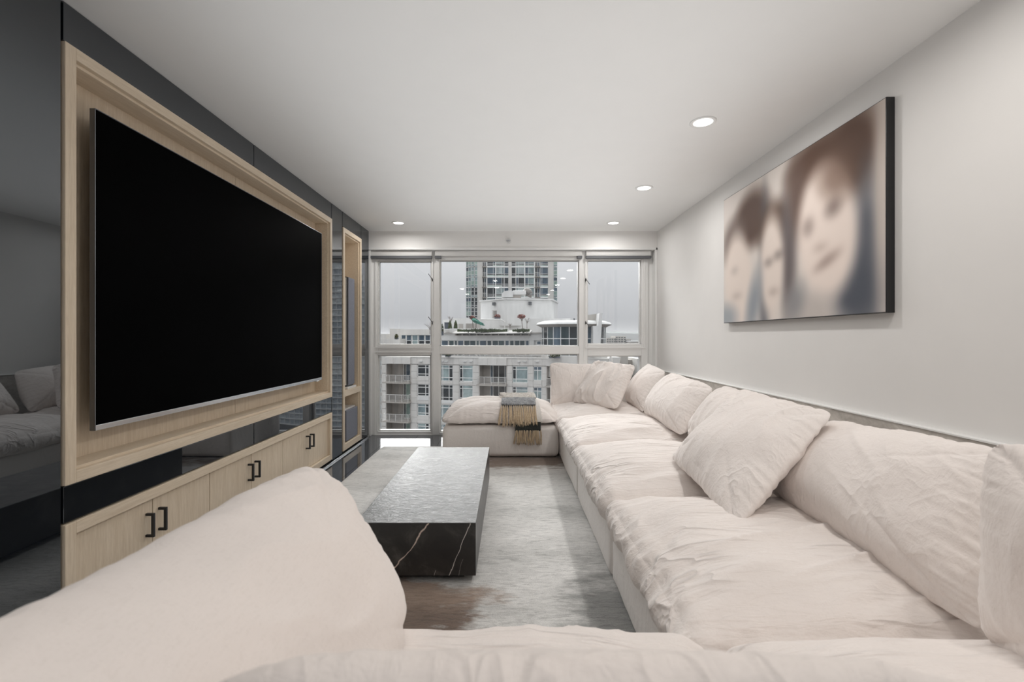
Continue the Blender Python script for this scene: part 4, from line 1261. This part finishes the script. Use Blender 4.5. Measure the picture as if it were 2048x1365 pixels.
# --- penthouse wing at the left
P = Plane('penthouse_wing', 72.0, .245, 'low white penthouse with a row of five windows at left', 'building')
zz0 = ztop + .01
bx(P.x(801), P.x(884), .3, 8, zz0, P.z(660, 840)).build('wall', MAT['conc'], P.o, local=True)
P.box('roof_band', 'conc', 800, 885, 659, 670, -.25, .4)
P.box('sill_band', 'conc', 801, 885, 690, 700, -.05, .3)
for i, (a, b_) in enumerate(((802, 812), (812.5, 823), (824, 836), (837, 849), (850, 861), (862, 874))):
    x0, x1 = P.x(a), P.x(b_); win(P, x0, x1, P.z(690, a), P.z(670, a), 0, [], [.42], ['g_dark', 'g_blue'] if i != 2 else ['g_teal', 'g_teal'], .08)
P.box('low_wall', 'conc', 740, 802, 678, 709, -1.5, .2)
P.box('stair_tower', 'conc', 740, 772, 668.5, 690, 6, 9)
P.box('chimney', 'tower_c', 779.5, 794, 658, 679, 5, 8)
P.box('low_wall', 'conc', 780, 800, 676, 690, -1.8, -1.4)

# --- far building at lower left edge
P = Plane('far_apartments', 140.0, 0.1, 'distant grey apartment side wall at far left of view', 'building')
bx(P.x(735), P.x(771.5), 0.3, 20, 0, P.z(711, 760)).build('wall', MAT['conc_d'], P.o, local=True)
for k in range(9):
    zt = P.z(722 + 17.7 * k, 760)
    for (a, b_) in ((742, 750), (754.5, 762.5)):
        win(P, P.x(a), P.x(b_), zt - 1.6, zt, 0.2, [.62], [], ['g_blue', 'g_teal'], .12)
    P.box('wall_panel', 'conc', 763.5, 771.5, 712 + 17.7 * k, 712 + 17.7 * k + 16.8, .02, .3)

# --- high rise
T = Plane('high_rise', 133.0, 0.0, 'tall glass and concrete tower rising behind the lower block', 'building')
TF = 2.9
zt0 = T.z(533.7, 1000)                                  # a slab line
bx(T.x(957), T.x(1107), .8, 22, 0, zt0 + 12 * TF).build('wall_core', MAT['tower_c'], T.o, local=True)
bx(T.x(933), T.x(957), 3.0, 20, 0, zt0 + 12 * TF).build('wing_core', MAT['g_dark'], T.o, local=True)
bx(T.x(1107), T.x(1114), 2.0, 18, 0, zt0 + 12 * TF).build('wing_core', MAT['g_dark'], T.o, local=True)
for (a, b_) in ((955, 965), (1017.3, 1022.8), (1096.5, 1107)):
    k0 = -6
    bx(T.x(a), T.x(b_), 0, .8, 0, zt0 + 12 * TF).build('pier', MAT['tower_c'], T.o, local=True)
cols_t = [(974, 991, [.72], ['g_teal', 'g_blue']), (991.5, 1008, [.74], ['g_pale', 'g_teal']), (1008.5, 1017.3, [], ['g_dark']), (1022.8, 1031.5, [], ['g_dark']),
          (1032, 1049, [.26], ['g_teal', 'g_pale']), (1050, 1068.5, [.35], ['g_blue', 'g_teal']), (1080.5, 1096.5, [.22], ['g_blue', 'g_blue'])]
for k in range(-6, 5):
    zs = zt0 + k * TF
    for (a, b_, cs, g) in cols_t:
        gg = list(g)
        if rng.random() < .28: gg = ['g_dark' if rng.random() < .5 else 'g_blue' for _ in gg]
        glz = []
        for q in gg: glz += ['g_green' if q != 'g_dark' else 'g_dark', 'g_dark' if q != 'g_pale' else 'g_dark', q]
        win(T, T.x(a), T.x(b_), zs + .12, zs + TF - .12, .25, cs, [.16, .30], glz, .085)
    for (a, b_, y0) in ((972.5, 991, .05), (1049.5, 1069, .05), (1080, 1107, .05), (991, 1049.5, .2)):
        bx(T.x(a), T.x(b_), y0, .9, zs - .16, zs + .14).build('slab_edge', MAT['frame'], T.o, local=True)
    # balconies left and right
    for (a, b_) in ((964.5, 973), (1069.5, 1080)):
        sl = bx(T.x(a), T.x(b_), -.6, .9, zs - .12, zs + .08).build('balcony_slab', MAT['slab'], T.o, local=True)
        r = MB(); x0, x1 = T.x(a), T.x(b_)
        for q in range(4): r.box(x0, x1, -.58, -.53, zs + .3 + q * .24, zs + .34 + q * .24)
        r.box(x0, x1, -.6, -.54, zs + 1.1, zs + 1.17)
        for xx in (x0, x1 - .06): r.box(xx, xx + .06, -.6, -.54, zs, zs + 1.17)
        r.build('railing', MAT['railm'], sl, local=True)
        win(T, x0 + .05, x1 - .05, zs + .1, zs + TF - .2, .6, [.5], [], ['g_dark', 'g_blue'], .1, 'balcony_door')
    # glazed corner bays
    for (a, b_, d) in ((931, 935.8, 1.6), (936, 941.6, .7), (942, 948.4, .3), (949, 955, .1), (1107, 1115, .3)):
        g = ['g_dark' if k < -4 else 'g_teal', 'g_green', 'g_teal' if rng.random() < .7 else 'g_blue']
        if a in (942, 949): g = ['g_dark' if k < -3 else 'g_teal', 'g_dark' if k < -2 else 'g_green', 'g_teal' if k > -3 else 'g_dark']
        win(T, T.x(a), T.x(b_), zs + .06, zs + TF - .06, d, [], [.22, .62], g, .075)
    bx(T.x(931), T.x(955), .9, 3, zs - .06, zs + .06).build('slab_edge', MAT['frame'], T.o, local=True)
for px in (973.4, 991.2, 1049.3, 1069.2):
    x = T.x(px); bx(x - .1, x + .1, -.05, .6, 0, zt0 + 8 * TF).build('mullion_strip', MAT['frame'], T.o, local=True)

# --- curved glass tower (off to the right of the windows; mirrored in the black glass)
t = thing('curved_glass_tower', (95, 240, GZ), 'curved pale glass tower mirrored in the black panels', 'building')
for k in range(40):
    z0 = GZ + k * 3.0; z1 = z0 + 3.0
    s = k / 39; sh = 14 * max(0, (s - .35) / .65) ** 2
    xs = np.linspace(68.8 + sh, 128, 20); ys = 240 + ((xs - 75) / 50) ** 2 * 14
    out_ = [(xs[i] - 95, ys[i] - 240) for i in range(20)] + [(xs[-1] - 95, 40), (xs[0] * 1.19 - 95, 40)]
    MB().poly_prism(out_, 'z', k * 3.0 + .5, k * 3.0 + 3.0).build('glazing_band', MAT['g_tower'], t, local=True)
    o2 = [(x * 1.0 + (-.4 if i == 0 else 0), y - .5) for i, (x, y) in enumerate(out_[:20])] + out_[20:]
    MB().poly_prism(o2, 'z', k * 3.0, k * 3.0 + .5).build('floor_slab', MAT['frame'], t, local=True)
    if k % 2 == 0:
        q = MB()
        for i in range(0, 20, 1): q.box(xs[i] - 95 - .15, xs[i] - 95 + .15, ys[i] - 240 - .35, ys[i] - 240 + .2, k * 3.0 + .5, k * 3.0 + 6.0)
        q.build('mullions', MAT['frame'], t, local=True)
bx(96 - 95, 104 - 95, 3, 30, 120, 122).build('roof_box', MAT['conc'], t, local=True)

# --- plants on the roofs
def leaves(n, c, r, sz, rnd, hollow=.3):
    mb = MB()
    for _ in range(n):
        while True:
            p = Vector((rnd.uniform(-1, 1), rnd.uniform(-1, 1), rnd.uniform(-1, 1)))
            if hollow < p.length < 1: break
        q = Vector((c[0] + p.x * r[0], c[1] + p.y * r[1], c[2] + p.z * r[2]))
        a = Vector((rnd.uniform(-1, 1), rnd.uniform(-1, 1), rnd.uniform(-1, 1))).normalized(); b = a.cross(Vector((rnd.uniform(-1, 1), .3, rnd.uniform(-1, 1)))).normalized()
        s_ = sz * rnd.uniform(.6, 1.3); i = len(mb.v)
        mb.v += [tuple(q - a * s_), tuple(q + b * s_ * .6), tuple(q + a * s_), tuple(q - b * s_ * .6)]; mb.f.append((i, i + 1, i + 2, i + 3))
    return mb


rnd = random.Random(11)


def plant(name, px, pyb, pyt, Y, label, cat, kind, wpx, matl='leaf', group=None):
    x, zb, zt = hx(px, Y), hz(pyb, Y), hz(pyt, Y); h = zt - zb; wr = wpx / FPX * Y / 2
    t = thing(name, (x, Y, zb), label, cat, group)
    if kind == 'cone':
        mb = MB().lathe([(wr * .95, 0), (wr, h * .12), (wr * .72, h * .45), (wr * .36, h * .78), (.02, h)], (x, Y, zb), 18)
        rr = random.Random(px)
        mb.v = [(a + rr.uniform(-.05, .05), b + rr.uniform(-.05, .05), c) for a, b, c in mb.v]
        mb.build('foliage', MAT[matl], t); leaves(160, (x, Y, zb + h * .4), (wr * .9, wr * .9, h * .4), .09, rnd).build('leaf_tips', MAT['leaf_o'], t)['kind'] = 'stuff'
    elif kind == 'tree':
        MB().tube([(x + wr * .25, Y, zb), (x + wr * .1, Y, zb + h * .45), (x, Y, zb + h * .75)], [.06, .05, .03], 6).build('trunk', MAT['bark'], t)
        b = MB()
        for q in range(5):
            an = q * 1.3; b.tube([(x + wr * .1, Y, zb + h * .5), (x + wr * .6 * math.cos(an), Y + wr * .5 * math.sin(an), zb + h * .85)], [.03, .012], 5)
        b.build('branches', MAT['bark'], t)
        leaves(260, (x, Y, zb + h * .84), (wr, wr * .8, h * .16), .11, rnd, 0).build('foliage', MAT[matl], t)['kind'] = 'stuff'
    elif kind == 'bare':
        b = MB(); b.tube([(x, Y, zb), (x, Y, zb + h * .5)], [.05, .03], 5)
        for q in range(9):
            an = q * 2.4; l = h * rnd.uniform(.3, .5); z0 = zb + h * rnd.uniform(.25, .5)
            e = (x + wr * math.cos(an), Y + wr * math.sin(an), z0 + l)
            b.tube([(x, Y, z0), (x + wr * .5 * math.cos(an), Y + wr * .5 * math.sin(an), z0 + l * .6), e], [.025, .018, .008], 4)
            b.tube([(x + wr * .5 * math.cos(an), Y, z0 + l * .6), (e[0] + .25 * math.cos(an + 1), e[1], e[2] - .1)], [.014, .006], 4)
        b.build('branches', MAT['bark'], t)
    elif kind == 'bush':
        leaves(300, (x, Y, zb + h * .5), (wr, .5, h * .55), .10, rnd, 0).build('foliage', MAT[matl], t)['kind'] = 'stuff'
        bx(x - wr * .9, x + wr * .9, Y - .3, Y + .3, zb, zb + h * .35).build('planter_box', MAT['planter'], t)
    return t


plant('conifer', 900, 657.5, 641, 69.6, 'left cone-shaped conifer on roof terrace beside slate planter', 'shrub', 'cone', 8.4, group='clipped conifers on the roof terrace')
plant('conifer', 911.3, 657.5, 641, 70.3, 'right cone-shaped conifer on roof terrace, nearer the grey door', 'shrub', 'cone', 8.4, group='clipped conifers on the roof terrace')
plant('maple_tree', 1043, 657.5, 629, 69.6, 'red-leaved maple on a thin trunk before the penthouse wall', 'tree', 'tree', 17, 'leaf_r')
plant('maple_tree', 1054, 657.5, 634, 69.8, 'smaller bare red-twigged maple beside the leafy one', 'tree', 'bare', 9)
plant('maple_tree', 945, 657.5, 632, 70.2, 'russet maple behind the green canvas cover', 'tree', 'tree', 11, 'leaf_r')
plant('potted_shrub', 995, 638, 629, 74.0, 'rusty brown shrub on the wall top below the louvre', 'shrub', 'bush', 13, 'leaf_r')
plant('bare_tree', 901, 657.5, 627, 74, 'tall leafless sapling behind the clipped conifers', 'tree', 'bare', 10)
plant('bare_tree', 1020, 657.5, 645, 70, 'tiny leafless sapling before white roof wall', 'tree', 'bare', 6)
plant('bare_tree', 860, 668, 642, 71, 'spreading leafless branches above the penthouse wing roof', 'tree', 'bare', 22)
plant('palm_shrub', 793, 679, 669, 71, 'small palm in front of the brown chimney', 'shrub', 'bush', 7, 'leaf_o')
plant('terrace_bush', 1109, 717, 707, 63.5, 'leafy green bush on terrace below the round pavilion', 'shrub', 'bush', 24)
plant('terrace_bush', 896, 714, 706, 67.5, 'dark leafy bush on terrace at left end', 'shrub', 'bush', 12)
plant('dark_shrub', 884, 671, 648, 70.5, 'thin dark shrub at left end of roof terrace', 'shrub', 'bush', 6)
for i, (a, b_, lab) in enumerate(((914, 1015, 'long clipped hedge in planter along roof terrace rail'), (1025, 1060, 'short hedge in planter at right end of roof terrace'))):
    x0, x1, Y = hx(a, 69), hx(b_, 69), 69.0 - (2 if i else 0); z0, z1 = hz(665.5, Y), hz(657.6, Y)
    x0, x1 = hx(a, Y), hx(b_, Y)
    t = thing('hedge', ((x0 + x1) / 2, Y, z0), lab, 'hedge')
    mb = MB(); nn_ = int((x1 - x0) / .3)
    for q in range(nn_):
        xa = x0 + (x1 - x0) * q / nn_; mb.box(xa, xa + .29, Y + .3, Y + .9, z0 + .12, z1 - rnd.uniform(.05, .2))
    mb.build('foliage_core', MAT['leaf'], t)
    leaves(700 if not i else 260, ((x0 + x1) / 2, Y + .5, (z0 + z1) / 2), ((x1 - x0) / 2, .4, (z1 - z0) / 2), .12, rnd, 0).build('foliage', MAT['leaf'], t)['kind'] = 'stuff'
t = thing('slate_planter', (hx(893, 70.5), 70.5, hz(658, 70.5)), 'tall slate grey planter box left of the conifers', 'planter')
bx(hx(889, 70.5), hx(898, 70.5), 70.4, 71.2, hz(658, 70.5), hz(646, 70.5)).build('box', MAT['planter'], t)
bx(hx(888.6, 70.5), hx(898.4, 70.5), 70.35, 71.25, hz(646, 70.5), hz(645.2, 70.5)).build('rim', MAT['planter'], t)
# green canvas cover: draped irregular tent on a frame
t = thing('canvas_umbrella', (hx(954, 69.5), 69.5, hz(657, 69.5)), 'collapsed green canvas umbrella on the roof terrace', 'umbrella')
cv = MB().lathe([(.02, .62), (.5, .42), (.85, .05), (.8, -.25), (.72, -.3)], (0, 0, 0), 14)
rr = random.Random(4); xx, zz = hx(956, 69.5), hz(645, 69.5)
cv.v = [(xx + x * 1.0 + z * -.9 + rr.uniform(-.12, .12), 69.5 + y * .6, zz + z * .9 - x * .35 + rr.uniform(-.1, .1)) for x, y, z in cv.v]
cv.build('canvas', MAT['tarp'], t)
MB().tube([(hx(952, 69.5), 69.5, hz(657, 69.5)), (hx(952, 69.5), 69.5, hz(642, 69.5))], .05, 6).build('pole', MAT['bark'], t)
# bent pipe rail on the roof wall
t = thing('roof_pipe', (hx(1000, 70.5), 70.5, hz(657, 70.5)), 'bent grey pipe rail on the roof terrace wall', 'pipe')
MB().tube([(hx(962, 71), 71, hz(639.5, 71)), (hx(1002, 71), 71, hz(639.5, 71)), (hx(1009.5, 71), 71, hz(644, 71)), (hx(1009.5, 71), 71, hz(657, 71))], .09, 8).build('pipe_run', MAT['railm'], t)
bx(hx(1008.5, 71), hx(1010.5, 71), 70.9, 71.1, hz(658, 71), hz(657, 71)).build('flange', MAT['railm'], t)

# --- misty distance
def ridge(name, Y, px0, px1, base, amp, seed, mat):
    n = 140; xs = np.linspace(hx(px0, Y), hx(px1, Y), n)
    h = np.array([base + amp * (.5 * math.sin(i * .07 + seed) + .6 * float(pn(np.array([[i * .35, seed, .5]]))[0]) + .35 * float(pn(np.array([[i * 1.3, seed, .5]]))[0])) for i in range(n)])
    z = np.array([hz(v, Y) for v in h])
    mb = MB()
    for i in range(n): mb.v += [(xs[i], Y, GZ - 1), (xs[i], Y, z[i]), (xs[i], Y + 60, z[i] + 4), (xs[i], Y + 120, GZ - 1)]
    for i in range(n - 1):
        for k in range(3): a = i * 4 + k; mb.f.append((a, a + 4, a + 5, a + 1))
    return struct(mb.build(name, MAT[mat]))


ridge('hills', 1100, 1150, 2300, 668, -6, 2.0, 'hill')
H = Plane('distant_block', 420.0, 0.0, 'hazy distant apartment block on the horizon at right', 'building')
for (a, b_, py) in ((1213, 1232, 676), (1231, 1252, 672.5), (1251, 1262, 678)):
    H.box('wall', 'conc_d', a, b_, py, 700, 0, 20)
    for q in range(4):
        zt = H.z(py + 2 + q * 4, a)
        for u in range(4):
            x0 = H.x(a) + (H.x(b_) - H.x(a)) * (u + .15) / 4; x1 = x0 + (H.x(b_) - H.x(a)) * .17
            bx(x0, x1, -.1, .2, zt - 1.0, zt).build('window', MAT['g_dark'], H.o, local=True)
H2 = Plane('distant_shed', 400.0, 0.0, 'long pale low roofed building near the horizon at right', 'building')
H2.box('wall', 'conc_d', 1262, 1290, 684, 694, 0, 12); H2.box('roof', 'conc_w', 1261, 1291, 682, 684, -.5, 13)
H3 = Plane('low_town_block', 150.0, 0.0, 'low town roofs glimpsed above the corner cushions', 'building')
for q in range(7):
    a = 1178 + q * 16; H3.box('roof_box', ['conc', 'conc_d', 'slab'][q % 3], a, a + 14, 712 + (q * 7) % 9, 790, q % 3 * 3, 14)

# thin mist hanging over the distance
mi = bx(-700, 1200, 300, 1500, GZ + .5, 14).build('mist', MAT['wall'])
mm = bpy.data.materials.new('thin_mist'); mm.use_nodes = True; mt = mm.node_tree; mt.nodes.clear()
mo = mt.nodes.new('ShaderNodeOutputMaterial'); mv = mt.nodes.new('ShaderNodeVolumeScatter')
mv.inputs['Color'].default_value = (.97, .97, .98, 1); mv.inputs['Density'].default_value = .0007; mv.inputs['Anisotropy'].default_value = 0
mt.links.new(mv.outputs[0], mo.inputs['Volume']); mi.data.materials[0] = mm
tag(mi, 'thin grey mist veiling the distant hills', None, None, 'stuff')
